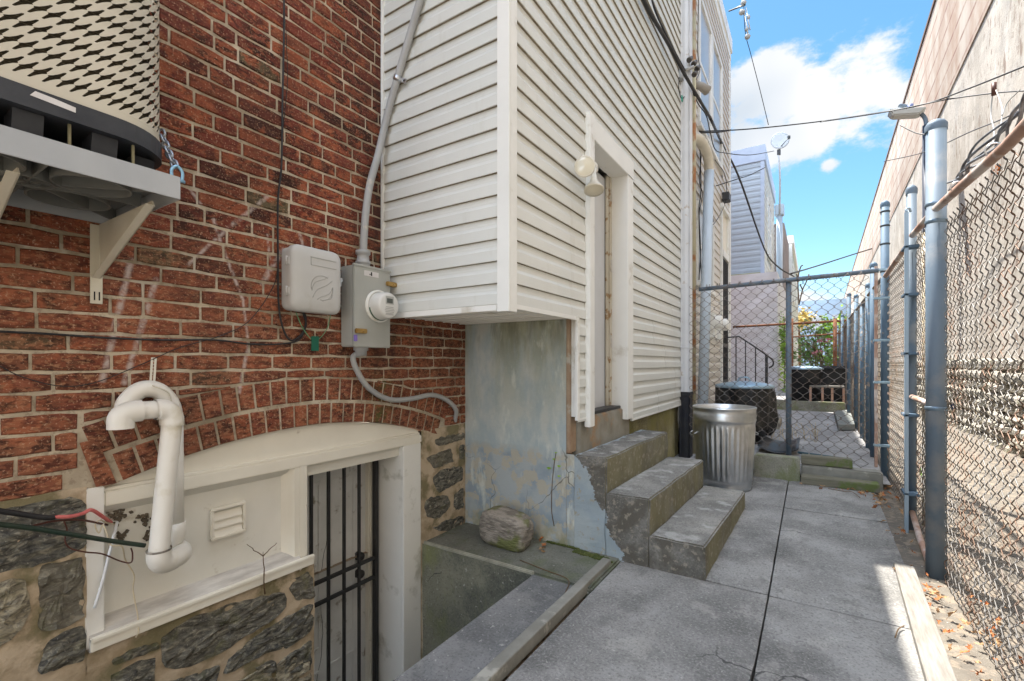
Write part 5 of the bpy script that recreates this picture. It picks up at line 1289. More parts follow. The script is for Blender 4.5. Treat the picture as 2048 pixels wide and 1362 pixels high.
wsp('drop_wire', [(1376, 160, -1.25), (1395, 205, -1.2), (1412, 230, -1.15), (1420, 262, -1.15), (1430, 298, -1.15), (1450, 306, -1.1), (1500, 310, -.9), (1548, 302, -.7)], .007, BLACKCAB, 'thin black wire sagging from the bracket to the satellite dish')
wsp('drop_wire', [(1400, 290, -1.32), (1402, 380, -1.32), (1398, 420, -1.32), (1401, 500, -1.32), (1398, 560, -1.32)], .008, BLACKCAB, 'tangled black cable down the cream wall by the blue downspout')
wsp('drop_wire', [(1404, 300, -1.32), (1399, 360, -1.31), (1405, 390, -1.30), (1398, 440, -1.31), (1403, 560, -1.32)], .006, BLACKCAB, 'second black cable twisted down the cream wall')
wsp('drop_wire', [(1410, 470, -1.3), (1440, 430, -1.3), (1452, 395, -1.3), (1450, 350, -1.3), (1430, 320, -1.3)], .006, BLACKCAB, 'black wire curling over the small porch lamp')
wsp('drop_wire', [(1432, 372, -1.3), (1475, 358, -1.0), (1500, 350, -.9), (1530, 335, -.75)], .008, BLACKCAB, 'black wire reaching across the blue house front')

rh = thing('yard_shade_block', 'unseen tall brick block added past the cream sided house to shade the yard', 'house', (-4, 12, 0))  # hidden block added so that its shadow covers the yard
g = MB(); g.box((-7, 9.95, 0), (-2.27, 15, 10.4)); g.build('wall', BRICK, rh)
g = MB(); g.box((-7.05, 9.95, 10.4), (-2.22, 15.05, 10.5)); g.build('roof', ASPHALT_ROOF, rh)
# ================================================================= THIRD AND FOURTH HOUSES
h3 = thing('far_house', 'pale blue sided house with overhanging upper bay beyond the neighbour', 'house', (-2.3, 19, .3))
y3 = 17.0
g = MB(); g.box((-7, y3, 4.2), (-1.335, 21.8, 8.0)); g.build('upper_bay', SIDING_BLUE, h3)
g = MB(); siding(g, None, (-7, y3, 0), (1, 0, 0), (0, -1, 0), 5.6, 4.25, 7.8, ex=.19, zbase=4.2)
g.build('front_siding', SIDING_BLUE, h3)
g = MB(); siding(g, None, (-1.335, y3+.02, 0), (0, 1, 0), (1, 0, 0), 4.7, 4.25, 7.8, holes=[(1.2, 3.0, 4.9, 7.0)], ex=.19, zbase=4.2); g.build('side_siding', SIDING, h3)
g = MB(); g.box((-7, y3-.05, 7.78), (-1.28, 21.85, 8.30), .01); g.box((-1.42, y3-.03, 4.15), (-1.31, y3+.05, 7.8), .004); g.build('fascia', simple('blue_grey_fascia', (.46, .54, .66), (.40, .48, .60), 3, rough=.6), h3)
g = MB(); g.box((-7, y3, 4.10), (-1.34, 21.8, 4.20)); g.build('bay_soffit', simple('mossy_soffit', (.34, .36, .22), rough=.8), h3)
window(h3, 18.3, 20.0, 4.95, 7.0, -1.32)
g = MB(); g.sheet(lambda u, v: (-7+u*6.08, 16.6+.03*noise.noise(Vector((u*20, v*12, 0))), .2+v*3.9), 60, 40, False); g.box((-7, 16.65, .2), (-.925, 26.9, 4.1)); g.build('lower_wall', PAINTWALL, h3)
g = MB(); g.cyl((-1.15, 22.0, .3), (-1.15, 22.0, 7.3), .11, 12); g.box((-1.32, 21.85, 7.3), (-.98, 22.2, 7.75), .03); g.build('downspout', SIDING_BLUE, h3)
g = MB(); g.box((-2, 22.4, .3), (-1.0, 26.8, 7.1)); g.build('rear_wall', simple('brown_grey_render', (.30, .25, .23), (.22, .18, .16), 2, rough=.9), h3)
sdh = thing('satellite_dish', 'white satellite dish on a tall crooked mast above the far house', 'satellite dish', tuple(P(1560, 380, Y=20)))
dc = P(1560, 281, Y=19.0)
g = MB(); T_ = Matrix.Translation(dc) @ Vector((.15, -.9, .25)).to_track_quat('Z', 'Y').to_matrix().to_4x4()
g.lathe([(0, -.07), (.12, -.055), (.22, -.025), (.29, 0.0), (.295, .004), (.22, -.015), (0, -.055)], T_ @ Matrix.Scale(1.18, 4, (0, 1, 0)), 32); g.build('reflector', simple('dish_grey', (.36, .37, .37), rough=.5), sdh)
g = MB(); mb_ = P(1560, 420, Y=19.0); g.tube(spl([P(1556, 305, Y=19.0), P(1559, 335, Y=19.0), P(1560, 370, Y=19.0), P(1559, 430, Y=19.0)], 4), .03, 8); g.build('mast', GREYPVC, sdh)
g = MB(); g.tube([dc+Vector((0, 0, -.25)), dc+Vector((.28, -.35, -.12))], .014, 6); g.box(dc+Vector((.24, -.40, -.16)), dc+Vector((.33, -.32, -.06)), .01); g.box(dc+Vector((-.09, -.06, -.5)), dc+Vector((.02, .06, -.32)), .01); g.build('feed_arm', BLACKIRON, sdh)
h4 = thing('far_house', 'pale green house at the far end of the row of backs', 'house', (-2, 32, .3))
g = MB(); g.box((-6, 27, .2), (-.91, 40, 7.2)); g.build('wall', SIDING_GREEN, h4)
g = MB(); siding(g, None, (-6, 27, 0), (1, 0, 0), (0, -1, 0), 5.08, .5, 7.1, ex=.24); siding(g, None, (-.91, 27, 0), (0, 1, 0), (1, 0, 0), 12.9, .5, 7.1, ex=.24); g.build('siding', SIDING_GREEN, h4)
g = MB(); g.box((-6, 26.9, 7.2), (-.8, 40, 7.6), .02); g.box((-1.0, 26.95, .5), (-.86, 27.1, 7.2)); g.build('cornice', TRIM, h4)
window(h4, 29, 31, 4.6, 6.6, -.90); window(h4, 34, 36, 4.6, 6.6, -.90)
h5 = thing('far_building', 'hazy blue grey flat roofed building closing the end of the alley', 'building', (0, 70, 0))
g = MB(); g.box((-3.2, 62, 0), (4.4, 70, 8.3)); g.box((4.4, 62.5, 0), (7, 70, 7.2)); g.build('wall', FARBLUE, h5)
for k in range(3):
    g = MB(); g.box((-2.2+k*2.0, 61.95, 5.0), (-1.1+k*2.0, 62.0, 6.6)); g.build('window', GLASSW, h5)

# handrail
hr = thing('handrail', 'thin black iron handrail curling down beside the barred neighbour door', 'handrail', (-.9, 9.3, .5))
yh = 9.3
def H_(px, py): return P(px, py, Y=yh)
g = MB(); g.tube([H_(1433, 677), H_(1478, 673)]+spl([H_(1478, 673), H_(1510, 694), H_(1534, 711), H_(1545, 720), H_(1546, 730), H_(1538, 736)], 6), .013, 8); g.build('rail', BLACKIRON, hr)
for px, py, r_ in [(1472, 675, .010), (1491, 682, .010), (1511, 696, .010)]:
    g = MB(); a = H_(px, py); g.cyl(a, (a.x, a.y, .55), r_, 8); g.build('baluster', BLACKIRON, hr)
g = MB(); a = H_(1533, 710); g.box((a.x-.022, a.y-.022, .18), (a.x+.022, a.y+.022, a.z), .003); g.build('newel_post', BLACKIRON, hr)
g = MB()
for k, (x0, x1, z) in enumerate([(-1.36, -.98, .62), (-.98, -.72, .44), (-.72, -.46, .28)]): g.box((x0, 8.75, .1), (x1-.002, 9.6, z), .01)
tag(g.build('neighbour_steps', CEMENT_GREY), 'low concrete steps below the barred neighbour door, behind the bagged bin', 'steps')

# ================================================================= CHAIN LINK FENCES
def chainmesh(mb, p0, dirv, L, z0, z1, pitch=.052, r=.0018, sides=5, detail=4, zf=None):
    """every wire is a flattened helix; neighbours run in opposite phase and hook into each other"""
    d = Vector(dirv).normalized(); nrm = Vector((-d.y, d.x, 0)); n = int(L/pitch)
    for i in range(n+1):
        pts = []; s0 = i*pitch; za = z0 if zf is None else zf(s0); nk = int((z1-za)/pitch)
        for k in range(nk+1):
            zc = z1-k*pitch
            side = 1 if (k+i) % 2 else -1
            ext = side*(pitch/2+r*2.0)
            if detail >= 4:
                for (e_, n_, h_) in ((.64, -1, .24), (.93, -.75, .13), (1.03, 0, 0), (.93, .75, -.13), (.64, 1, -.24)):
                    pts.append(Vector(p0)+d*(s0+ext*e_)+nrm*(.0055*n_*(1 if k % 2 else -1))+Vector((0, 0, zc+pitch*h_)))
            else: pts.append(Vector(p0)+d*(s0+ext)+nrm*(.001*side)+Vector((0, 0, zc)))
        if len(pts) > 1:
            if detail >= 4:
                w_ = [p+d*(noise.noise(p*2.3)*.003)+nrm*(noise.noise(p*1.7+Vector((5, 5, 5)))*.004)+Vector((0, 0, noise.noise(p*2.7)*.003)) for p in pts]
                mb.tube(w_, r, sides, caps=False)
            else: mb.tube(pts, r, sides, caps=False)
FX = .60
def post(th, y, z0, z1, r=.03, mat=POST_BLUE, cap=True, x=FX, name='post'):
    g = MB(); g.cyl((x, y, z0), (x, y, z1), r, 20)
    if cap: g.lathe([(r+.004, -.035), (r+.005, 0), (r*.85, .02), (r*.4, .032), (0, .035)], Matrix.Translation((x, y, z1)), 20)
    return g.build(name, mat, th)
fA = thing('chain_link_fence', 'near chain link fence panel with rusty top rail beside the plank', 'fence', (FX, 2.2, 0), 'alley chain link fence')
pA = post(fA, 3.60, -.12, 2.62, .047, GALV_POST)
BST = simple('band_steel', (.17, .23, .29), rough=.45, metal=.6)
for z in (2.06, 2.16, .98):
    g = MB(); g.lathe([(.049, -.012), (.051, -.010), (.051, .010), (.049, .012)], Matrix.Translation((FX, 3.60, z)), 20); g.build('band', BST, pA)
g = MB(); g.tube([(FX-.005, 3.56, 2.13), (FX-.005, 2.4, 2.035), (FX, .2, 2.0)], .021, 12); g.build('top_rail', RAIL, fA)
g = MB(); g.tube([(FX, 3.56, .09), (FX, 3.30, .05), (FX, 2.9, .02)], .0, 8) if False else None
g = MB(); chainmesh(g, (FX+.03, .55, 0), (0, 1, 0), 3.00, -.02, 2.035, .039, .0021, 6, 4); g.build('wire_mesh', WIRE, fA)
post(fA, .4, 0, 2.0, .03, GALV_POST)
g = MB()
for y in (2.05, 2.55, 3.1): g.tube([(FX-.005+.024*math.cos(a/3), y+.006*a/6, 2.05+(y-2.0)*.055+.024*math.sin(a/3)) for a in range(19)], .003, 5)
g.build('tie_wire', GALV, fA)
fG = thing('fence_gate', 'narrow chain link filler panel between the thick and thin fence posts', 'fence', (FX, 4.0, 0), 'alley chain link fence')
pB = post(fG, 4.40, .0, 2.50, .030, GALV_POST)
g = MB(); g.box((FX-.05, 4.30, .0), (FX-.028, 4.335, 2.32), .003); g.tube(spl([(FX-.04, 4.31, 2.32), (FX-.04, 4.32, 2.345), (FX-.02, 4.34, 2.35), (FX-.01, 4.36, 2.33)], 4), .008, 6); g.build('tension_bar', simple('pale_bar_paint', (.33, .42, .50), rough=.4, metal=.3), fG)
for z in (.30, .86, 1.30, 1.72, 2.06):
    g = MB(); g.box((FX-.055, 4.30, z), (FX+.032, 4.44, z+.022), .004); g.build('clamp', POST_BLUE, fG)
g = MB(); g.tube([(FX, 3.64, 2.14), (FX, 4.36, 2.16)], .020, 12); g.build('top_rail', RAIL, fG)
g = MB(); g.tube([(FX, 3.64, .99), (FX, 4.37, 1.00)], .018, 12); g.build('middle_rail', RAIL, fG)
g = MB(); g.tube([(FX-.02, 3.65, .055), (FX-.01, 4.0, .09), (FX, 4.37, .17)], .018, 12); g.build('bottom_rail', RAIL, fG)
g = MB(); chainmesh(g, (FX+.02, 3.66, 0), (0, 1, 0), .70, .03, 2.15, .039, .0019, 5, 4); g.build('wire_mesh', WIRE, fG)
g = MB(); g.cyl((FX+.11, 4.52, 0), (FX+.11, 4.52, 2.2), .035, 12); g.build('rear_post', simple('ochre_stained_post', (.44, .36, .24), (.34, .32, .28), 3, rough=.7, sc_=(1, 1, .3)), fG)
fB = thing('chain_link_fence', 'middle chain link fence panel between the thin post and the tall corner post', 'fence', (FX, 5.1, 0), 'alley chain link fence')
post(fB, 5.87, .0, 2.82, .035, POST_BLUE)
DBS = simple('dark_band_steel', (.06, .07, .08), rough=.5, metal=.5)
for z in (2.42, 2.60, 2.74, 2.15):
    g = MB(); g.lathe([(.037, -.010), (.043, 0), (.037, .010)], Matrix.Translation((FX, 5.87, z)), 14); g.build('post_band', DBS, fB)
g = MB(); g.tube([(FX, 4.43, 2.14), (FX, 5.84, 2.10)], .020, 12); g.build('top_rail', RAIL, fB)
g = MB(); chainmesh(g, (FX+.02, 4.46, 0), (0, 1, 0), 1.38, .06, 2.10, .039, .0019, 5, 4); g.build('wire_mesh', WIRE, fB)
fC = thing('chain_link_fence', 'far chain link fence on a row of blue posts along the rear yard', 'fence', (FX, 9, 0), 'alley chain link fence')
for (y, zt_, r_) in [(6.9, 2.40, .035), (7.55, 2.25, .028), (8.4, 2.1, .028), (9.5, 2.35, .032), (11.3, 2.6, .035), (13.8, 2.4, .03), (16.4, 2.3, .03)]: post(fC, y, .05, zt_, r_, POST_BLUE)
g = MB(); g.tube([(FX, 5.9, 2.12), (FX, 17, 2.12)], .018, 10); g.build('top_rail', simple('grey_green_rail', (.25, .26, .25), (.30, .20, .14), 3, rough=.6), fC)
g = MB(); chainmesh(g, (FX+.02, 5.92, 0), (0, 1, 0), 10.6, .12, 2.12, .0525, .0022, 4, 2); g.build('wire_mesh', WIRE, fC)
# cross fence
YC = 5.62
fD = thing('chain_link_fence', 'chain link cross fence closing the alley behind the trash can', 'fence', (-.3, YC, .2))
g = MB(); g.tube([P(1398, 579, Y=YC), P(1757, 541, Y=YC)], .023, 12); g.build('top_rail', GALV_POST, fD)
a = P(1577, 560, Y=YC); g = MB(); g.cyl((a.x, YC+.03, .2), (a.x, YC+.03, a.z+.015), .026, 16); g.build('post', GALV_POST, fD)
zr = P(1577, 560, Y=YC).z
g = MB(); chainmesh(g, (-1.16, YC-.03, 0), (1, 0, 0), 1.60, .0, zr+.01, .0525, .0023, 5, 4, zf=lambda s_: .34 if s_ < 1.05 else .22); g.build('wire_mesh', WIRE_RUST, fD)
g = MB(); b = P(1752, 545, Y=YC); g.box((b.x-.012, YC-.012, .25), (b.x+.012, YC+.012, b.z+.06), .002); g.build('stretcher_bar', RAIL, fD)
for z in (1.05, 1.45, 1.85, 2.12, .45):
    g = MB(); g.box((b.x-.02, YC-.02, z), (FX+.01, YC+.02, z+.022), .003); g.build('hinge_band', ZINC, fD)
g = MB()
for k in range(14): 
    x_ = -1.12+k*.11; q = Vector((x_, YC-.004, zr)); g.tube([q+Vector((.004*math.sin(a_), .027*math.cos(a_), .027*math.sin(a_))) for a_ in [i*.6 for i in range(12)]], .0025, 4)
g.build('tie_wire', WIRE, fD)
# second cross fence, rusty, far end of the yard
fE = thing('far_cross_fence', 'rusty brown pipe fence crossing the far end of the yard', 'fence', (-.4, 14.4, .3))
YE = 14.4
g = MB(); g.tube([P(1466, 654, Y=YE), P(1697, 641, Y=YE)], .03, 8); g.tube([P(1585, 674, Y=YE), P(1690, 666, Y=YE)], .018, 8); g.build('rail', RUST, fE)
for px in (1583, 1670): 
    g = MB(); a = P(px, 640, Y=YE); g.cyl((a.x, YE, .3), (a.x, YE, a.z+.04), .045, 10); g.build('post', RUST, fE)
g = MB(); a = P(1590, 640, Y=YE); chainmesh(g, (-1.9, YE+.02, 0), (1, 0, 0), 2.5, .36, 2.45, .07, .002, 4, 2); g.build('wire_mesh', WIRE_RUST, fE)

# kerb pieces below the cross fence
g = MB(); g.box((-.50, 5.28, .02), (-.105, 5.46, .315), .012); tag(g.build('kerb_block', CURBC), 'square mossy concrete kerb block under the cross fence beside the trash can', 'kerb block')
g = MB(); a = P(1604, 920, Y=5.42); b = P(1702, 937, Y=5.42); g.box((-.098, 5.42, .245), (.315, 5.54, .33), .006); tag(g.build('timber_sleeper', SLEEPER), 'short mossy timber resting on the kerb right of the concrete block', 'timber')
g = MB(); g.box((-.098, 5.40, .02), (.54, 5.56, .24), .014); tag(g.build('kerb_block', KERBW), 'long low grey kerb stone under the short mossy timber', 'kerb block')
g = MB(); g.box((-.095, 5.20, .095), (.50, 5.37, .165), .006); tag(g.build('timber_board', SLEEPER), 'flat mossy board lying in front of the long kerb stone', 'board')
# plank
pk = MB(); pts4 = [(.408, 3.60), (.50, 3.58), (.415, 1.2), (.318, 1.2)]
pk.prism([(a, b) for a, b in pts4], 'z', .012, .048)
tag(bevel(pk.build('wood_plank', WOODGREY), .004), 'long silvery weathered plank lying on the ground by the near fence', 'plank')
g = MB(); q0, q1, q2, q3 = [P(*q, Z=.24) for q in [(1676, 852), (1710, 852), (1700, 822), (1668, 824)]]
g.prism([(q.x, q.y) for q in (q0, q1, q2, q3)], 'z', .17, .27); tag(bevel(g.build('cinder_block', simple('grey_block', (.20, .21, .20), (.14, .15, .14), 8, rough=.9)), .01), 'loose dark concrete block lying on the yard path', 'block')

# ================================================================= YARD OBJECTS
b1 = thing('bagged_bin', 'black bin draped in black plastic under a pale blue lid behind the fence', 'trash bin', (-.95, 7.3, .15))
bc = Vector((P(1488, 800, Y=7.3).x, 7.3, .14))
g = MB(); g.lathe([(0, 0), (.26, 0), (.33, .74), (.335, .76)], Matrix.Translation(bc), 32); g.build('body', CANBLACK, b1)
g = MB()
def drape(a, z):
    return .03*math.sin(a*5+z*3)+.018*math.sin(a*11+1)+.02*noise.noise(Vector((math.cos(a)*3, math.sin(a)*3, z*4)))
g.lathe([(.340, .76), (.352, .62), (.355, .45), (.35, .30), (.345, .20)], Matrix.Translation(bc), 64, drape)
g.lathe([(.05, .72), (.10, .5), (.12, .36), (.08, .20), (.02, .12)], Matrix.Translation(bc+Vector((.29, .05, -.02))), 32, lambda a, z: .02*math.sin(a*4+z*6)); g.build('plastic_drape', TARP, b1)
g = MB(); g.lathe([(.37, .76), (.38, .775), (.37, .80), (.25, .83), (.1, .85), (0, .855)], Matrix.Translation(bc), 40); g.tube(spl([bc+Vector((-.08, 0, .85)), bc+Vector((-.05, 0, .90)), bc+Vector((.05, 0, .90)), bc+Vector((.08, 0, .85))], 4), .012, 6); g.build('lid', ZINC, b1)
b2 = thing('round_bin', 'black round bin with pale lid on the far terrace left of the stool', 'trash bin', (-.6, 13.0, .36))
c_ = Vector((P(1607, 800, Y=13.0).x, 13.0, .36))
g = MB(); g.lathe([(0, 0), (.30, 0), (.37, .75)], Matrix.Translation(c_), 32); g.build('body', CANBLACK, b2)
g = MB(); g.lathe([(.40, .74), (.41, .77), (.30, .81), (0, .83)], Matrix.Translation(c_), 32); g.build('lid', ZINC, b2)
b3 = thing('square_bin', 'square black rubbish bin with open rim behind the small wooden stool', 'trash bin', (.05, 13.3, .36))
c_ = Vector((P(1664, 800, Y=13.3).x, 13.3, .36))
bm = bmesh.new(); bmesh.ops.create_cube(bm, size=1)
for v in bm.verts: k = .42 if v.co.z > 0 else .30; v.co = Vector((math.copysign(k, v.co.x), math.copysign(k*.8, v.co.y), .78 if v.co.z > 0 else 0))+c_
bmesh.ops.bevel(bm, geom=bm.edges[:], offset=.03, segments=2, affect='EDGES'); g = MB(); g.frombm(bm); g.build('body', CANBLACK, b3)
g = MB(); 
for s_ in (-1, 1): g.box(c_+Vector((-.46, s_*.36-.02, .76)), c_+Vector((.46, s_*.36+.02, .82)), .01); g.box(c_+Vector((s_*.44-.02, -.34, .76)), c_+Vector((s_*.44+.02, .34, .82)), .01)
g.build('rim', ACBLACK, b3)
stl = thing('low_stool', 'bare pink wooden stool frame standing in front of the square bin', 'stool', (.05, 12.6, .36))
ys_ = 12.7; xa, xb_ = P(1619, 790, Y=ys_).x, P(1689, 790, Y=ys_).x
g = MB(); g.box((xa, ys_-.15, .70), (xb_, ys_+.15, .74), .006); g.build('top', WOODGREY, stl)
for i, x_ in enumerate([xa+.02, (xa+xb_)/2-.08, (xa+xb_)/2+.10, xb_-.02]):
    g = MB(); g.box((x_-.022, ys_-.14, .36), (x_+.022, ys_-.10, .70), .003); g.build('leg', REDWOOD, stl)
# shovel
shv = thing('snow_shovel', 'black snow shovel lying flat behind the cross fence with handle to the right', 'shovel', (-.6, 6.6, .15))
a = P(1560, 905, Z=.17); 
g = MB(); g.sheet(lambda u, v: (P(1512+u*86, 905, Z=.17).x, P(1560, 905-v*17, Z=.17).y+.0, .155+.07*(abs(u-.5)*2)**2+.05*v), 10, 6, True); solid(g.build('blade', CANBLACK, shv), .008)
g = MB(); g.tube([P(1596, 905, Z=.20), P(1650, 912, Z=.17), P(1700, 919, Z=.16)], .014, 8); g.build('handle', simple('dark_teal_handle', (.03, .07, .09), rough=.4), shv)

# ================================================================= SHRUBS
def leaves(mb, n, c, rad, size, seed=0, lump=.5):
    r_ = random.Random(seed)
    cl = [Vector((r_.gauss(0, .5)*rad[0], r_.gauss(0, .5)*rad[1], r_.gauss(0, .5)*rad[2])) for _ in range(14)]
    for _ in range(n):
        k = r_.choice(cl); p = Vector(c)+k+Vector([r_.gauss(0, .22)*rad[i] for i in range(3)])
        a = Vector((r_.gauss(0, 1), r_.gauss(0, 1), r_.gauss(0, .6))).normalized(); b = a.cross(Vector((r_.gauss(0, 1), r_.gauss(0, 1), r_.gauss(0, 1)))).normalized(); s_ = size*r_.uniform(.6, 1.4)
        mb.add([p-a*s_, p+b*s_*.5, p+a*s_, p-b*s_*.5], [(0, 1, 2, 3)])
for k, (px, py, Y_, rad, n, lab) in enumerate([(1625, 700, 16.5, (.45, .4, .7), 900, 'dark green shrub left of the middle of the far fence'), (1662, 690, 17.5, (.45, .4, .8), 1000, 'bright yellow green shrub behind the square bin'), (1688, 690, 17.0, (.12, .3, 1.1), 400, 'tall strip of bright ivy at the right end of the far fence')]):
    c_ = P(px, py, Y=Y_); t = thing('shrub', lab, 'shrub', (c_.x, c_.y, .3))
    g = MB(); leaves(g, n, c_, rad, .06, k+5); g.build('foliage', LEAF_G if k else simple('dull_green_leaf', (.09, .20, .05), (.18, .32, .08), 3, rough=.5), t)
    g = MB()
    for q in range(7): g.tube(spl([(c_.x+.05*q-.15, c_.y, .3), (c_.x+rnd.uniform(-.3, .3), c_.y, c_.z-.3), (c_.x+rnd.gauss(0, rad[0]*.6), c_.y+rnd.gauss(0, .2), c_.z+rad[2]*rnd.uniform(.2, .9))], 5), .012, 5)
    g.build('stem', TWIG, t)
t = thing('flower_bed', 'pink flowers among the green shrubs behind the far fence', 'flowers', (.2, 16, .3)); g = MB()
for px, py in [(1640, 680), (1652, 683), (1628, 707), (1634, 704), (1660, 678)]: leaves(g, 26, P(px, py, Y=16.0), (.10, .06, .05), .03, px)
g.build('blossom', simple('pink_petal', (.60, .16, .22), (.50, .25, .28), 9, rough=.7), t); g = MB(); g.tube([(.1, 16.05, .3), (.12, 16.02, 1.7)], .008, 4); g.build('stem', TWIG, t)
c_ = P(1568, 690, Y=16.4); t = thing('ivy', 'green ivy hanging down the corner of the white painted wall', 'ivy', (c_.x, c_.y, .3)); g = MB(); leaves(g, 500, (c_.x, 16.45, 1.7), (.10, .12, 1.3), .05, 44)
g.build('foliage', LEAF_G, t); g = MB(); g.tube([(c_.x, 16.45, .3), (c_.x+.03, 16.45, 1.6), (c_.x, 16.45, 2.6)], .015, 5); g.build('stem', TWIG, t)
c_ = P(1625, 640, Y=45); t = thing('autumn_tree', 'small yellow leaved tree beyond the far fence', 'tree', (c_.x, 45, 0)); g = MB(); leaves(g, 500, c_+Vector((-1.2, 0, -.2)), (.9, .9, 1.0), .14, 77); g.build('crown', LEAF_Y, t)
g = MB(); g.tube(spl([(c_.x-1, 45, 0), (c_.x-.9, 45, 2.5), (c_.x-1.1, 45, c_.z+.5)], 5), [.2-.01*i for i in range(11)], 8); g.build('trunk', TWIG, t)
g = MB(); 
for pts in [[(1598, 610), (1605, 580), (1612, 565), (1618, 548)], [(1605, 580), (1600, 568)], [(1598, 610), (1596, 560), (1601, 535), (1606, 530)], [(1597, 560), (1593, 548)]]:
    g.tube(spl([P(x, y, Y=28) for x, y in pts], 4), .03, 5)
tag(g.build('bare_branch', TWIG), 'bare crooked branch poking above the far roofs', 'branch')
def copyleaf(): pass
wd = thing('weed', 'small green weed at the foot of the near fence post', 'plant', (.66, 4.1, .5))
c_ = P(1855, 945, X=.72); g = MB(); leaves(g, 60, c_, (.05, .05, .06), .022, 12); g.build('foliage', LEAF_G, wd); g = MB(); g.tube([(c_.x, c_.y, .05), c_], .003, 5); g.build('stem', TWIG, wd)
wd2 = thing('dry_weed', 'tuft of dry tan weeds growing in the yard path behind the fence', 'plant', tuple(P(1600, 880, Z=.17)))
tg = g = MB()
for k in range(60):
    b0 = P(1585+rnd.uniform(-50, 50), 872+rnd.uniform(-12, 14), Z=.17); g.tube([b0, b0+Vector((rnd.gauss(0, .05), rnd.gauss(0, .05), rnd.uniform(.05, .2)))], .003, 3)
g.build('stalks', simple('straw', (.46, .36, .22), rough=.9), wd2)

# ================================================================= WAREHOUSE
wa = thing('warehouse', 'tall stucco warehouse with limewashed brick parapet beyond the chain link fence', 'warehouse', (3, 20, 0))
ROTW = R(-.95)
def wx(y): return 2.2+math.tan(R(.95))*(y-8)
g = MB()
g.sheet(lambda u, v: (wx(-12+u*82)+.012*noise.noise(Vector((u*60, v*9, 2))), -12+u*82, 1.3+v*5.3), 160, 14, True)
g.add([(wx(-12), -12, 0), (wx(-12)+8, -12, 0), (wx(-12)+8, -12, 9.2), (wx(-12), -12, 9.2)], [(0, 1, 2, 3)])
g.add([(wx(70), 70, 0), (wx(70)+8, 70, 0), (wx(70)+8, 70, 9.2), (wx(70), 70, 9.2)], [(0, 1, 2, 3)])
g.add([(wx(-12)+8, -12, 0), (wx(70)+8, 70, 0), (wx(70)+8, 70, 9.2), (wx(-12)+8, -12, 9.2)], [(0, 1, 2, 3)])
g.build('stucco_wall', WHSTUCCO, wa)
g = MB(); g.add([(wx(-12)-.02, -12, 6.58), (wx(70)-.02, 70, 6.58), (wx(70)-.02, 70, 9.22), (wx(-12)-.02, -12, 9.22), (wx(-12)+.1, -12, 6.58), (wx(70)+.1, 70, 6.58)], [(0, 1, 2, 3), (0, 4, 5, 1)])
g.build('brick_parapet', WHBRICK, wa)
g = MB(); g.add([(wx(-12)-.05, -12, 9.22), (wx(70)-.05, 70, 9.22), (wx(70)-.05, 70, 9.30), (wx(-12)-.05, -12, 9.30), (wx(70)+8, 70, 9.30), (wx(-12)+8, -12, 9.30), (wx(70)+.1, 70, 9.22), (wx(-12)+.1, -12, 9.22)], [(0, 1, 2, 3), (3, 2, 4, 5), (0, 7, 6, 1)]); g.build('coping', simple('rust_coping', (.12, .07, .05), rough=.8), wa)
g = MB(); r5 = random.Random(11); zz = -.1
while zz < 1.28:
    hh = r5.uniform(.10, .19); yy = 1.2
    while yy < 17:
        L = r5.uniform(.14, .42); c0 = (yy+L/2, zz+hh/2); j = lambda: r5.uniform(-.018, .018)
        poly = [(yy+.008+j(), zz+.006+j()), (yy+L/2, zz+.004+j()), (yy+L-.008+j(), zz+.006+j()), (yy+L-.006+j(), zz+hh-.006+j()), (yy+L/2, zz+hh-.004+j()), (yy+.008+j(), zz+hh-.006+j())]
        m0 = len(poly); cx_ = sum(p[0] for p in poly)/m0; cz_ = sum(p[1] for p in poly)/m0; xo = wx(cx_)
        h_ = r5.uniform(.03, .11)
        vs = [(xo+.02, a, b) for a, b in poly]+[(xo-h_*.7, cx_+(a-cx_)*.86, cz_+(b-cz_)*.84) for a, b in poly]+[(xo-h_-r5.uniform(0, .02), cx_+(a-cx_)*.45, cz_+(b-cz_)*.45) for a, b in poly]
        g.add(vs, [(r_*m0+k, r_*m0+(k+1) % m0, (r_+1)*m0+(k+1) % m0, (r_+1)*m0+k) for r_ in range(2) for k in range(m0)]+[[2*m0+k for k in range(m0)]])
        yy += L
    zz += hh
g.build('rubble_footing', RUBBLE, wa)
g = MB(); g.sheet(lambda u, v: (wx(-12+u*82)-.01+.02*noise.noise(Vector((u*300, v*6, 2))), -12+u*82, -.2+v*1.5), 300, 8, True); g.build('footing_bed', RUBM, wa)
# dark drain pipe on the warehouse, street lamp in front
lp_ = thing('street_lamp', 'slim lamp post with flat lamp head standing between fence and warehouse', 'street lamp', (1.86, 11.9, 0))
pb = P(1852, 700, X=1.86); LY = pb.y
g = MB(); g.cyl((1.86, LY, 0), (1.86, LY, 5.9), .055, 14); g.build('pole', simple('navy_pole_paint', (.035, .045, .07), rough=.45), lp_)
tz = P(1852, 250, X=1.86).z
g = MB(); g.tube(spl([(1.86, LY, 5.7), (1.84, LY, tz+.15), (1.62, LY+.02, tz+.42), (1.45, LY+.02, tz+.52)], 8), .035, 10); g.build('arm', GALV_POST, lp_)
hc = P(1818, 229, Y=LY)
bm = bmesh.new(); bmesh.ops.create_cube(bm, size=1)
for v in bm.verts: v.co = Vector((v.co.x*.52*(1.15 if v.co.z > 0 else .8), v.co.y*.30*(1.1 if v.co.z > 0 else .8), v.co.z*.11))
bmesh.ops.bevel(bm, geom=bm.edges[:], offset=.02, segments=2, affect='EDGES')
for v in bm.verts: v.co = Matrix.Rotation(R(12), 3, 'Y') @ v.co+Vector((hc.x-.05, LY, hc.z+.02))
g = MB(); g.frombm(bm); g.build('lamp_head', simple('pale_lamp_metal', (.50, .50, .47), rough=.5), lp_)
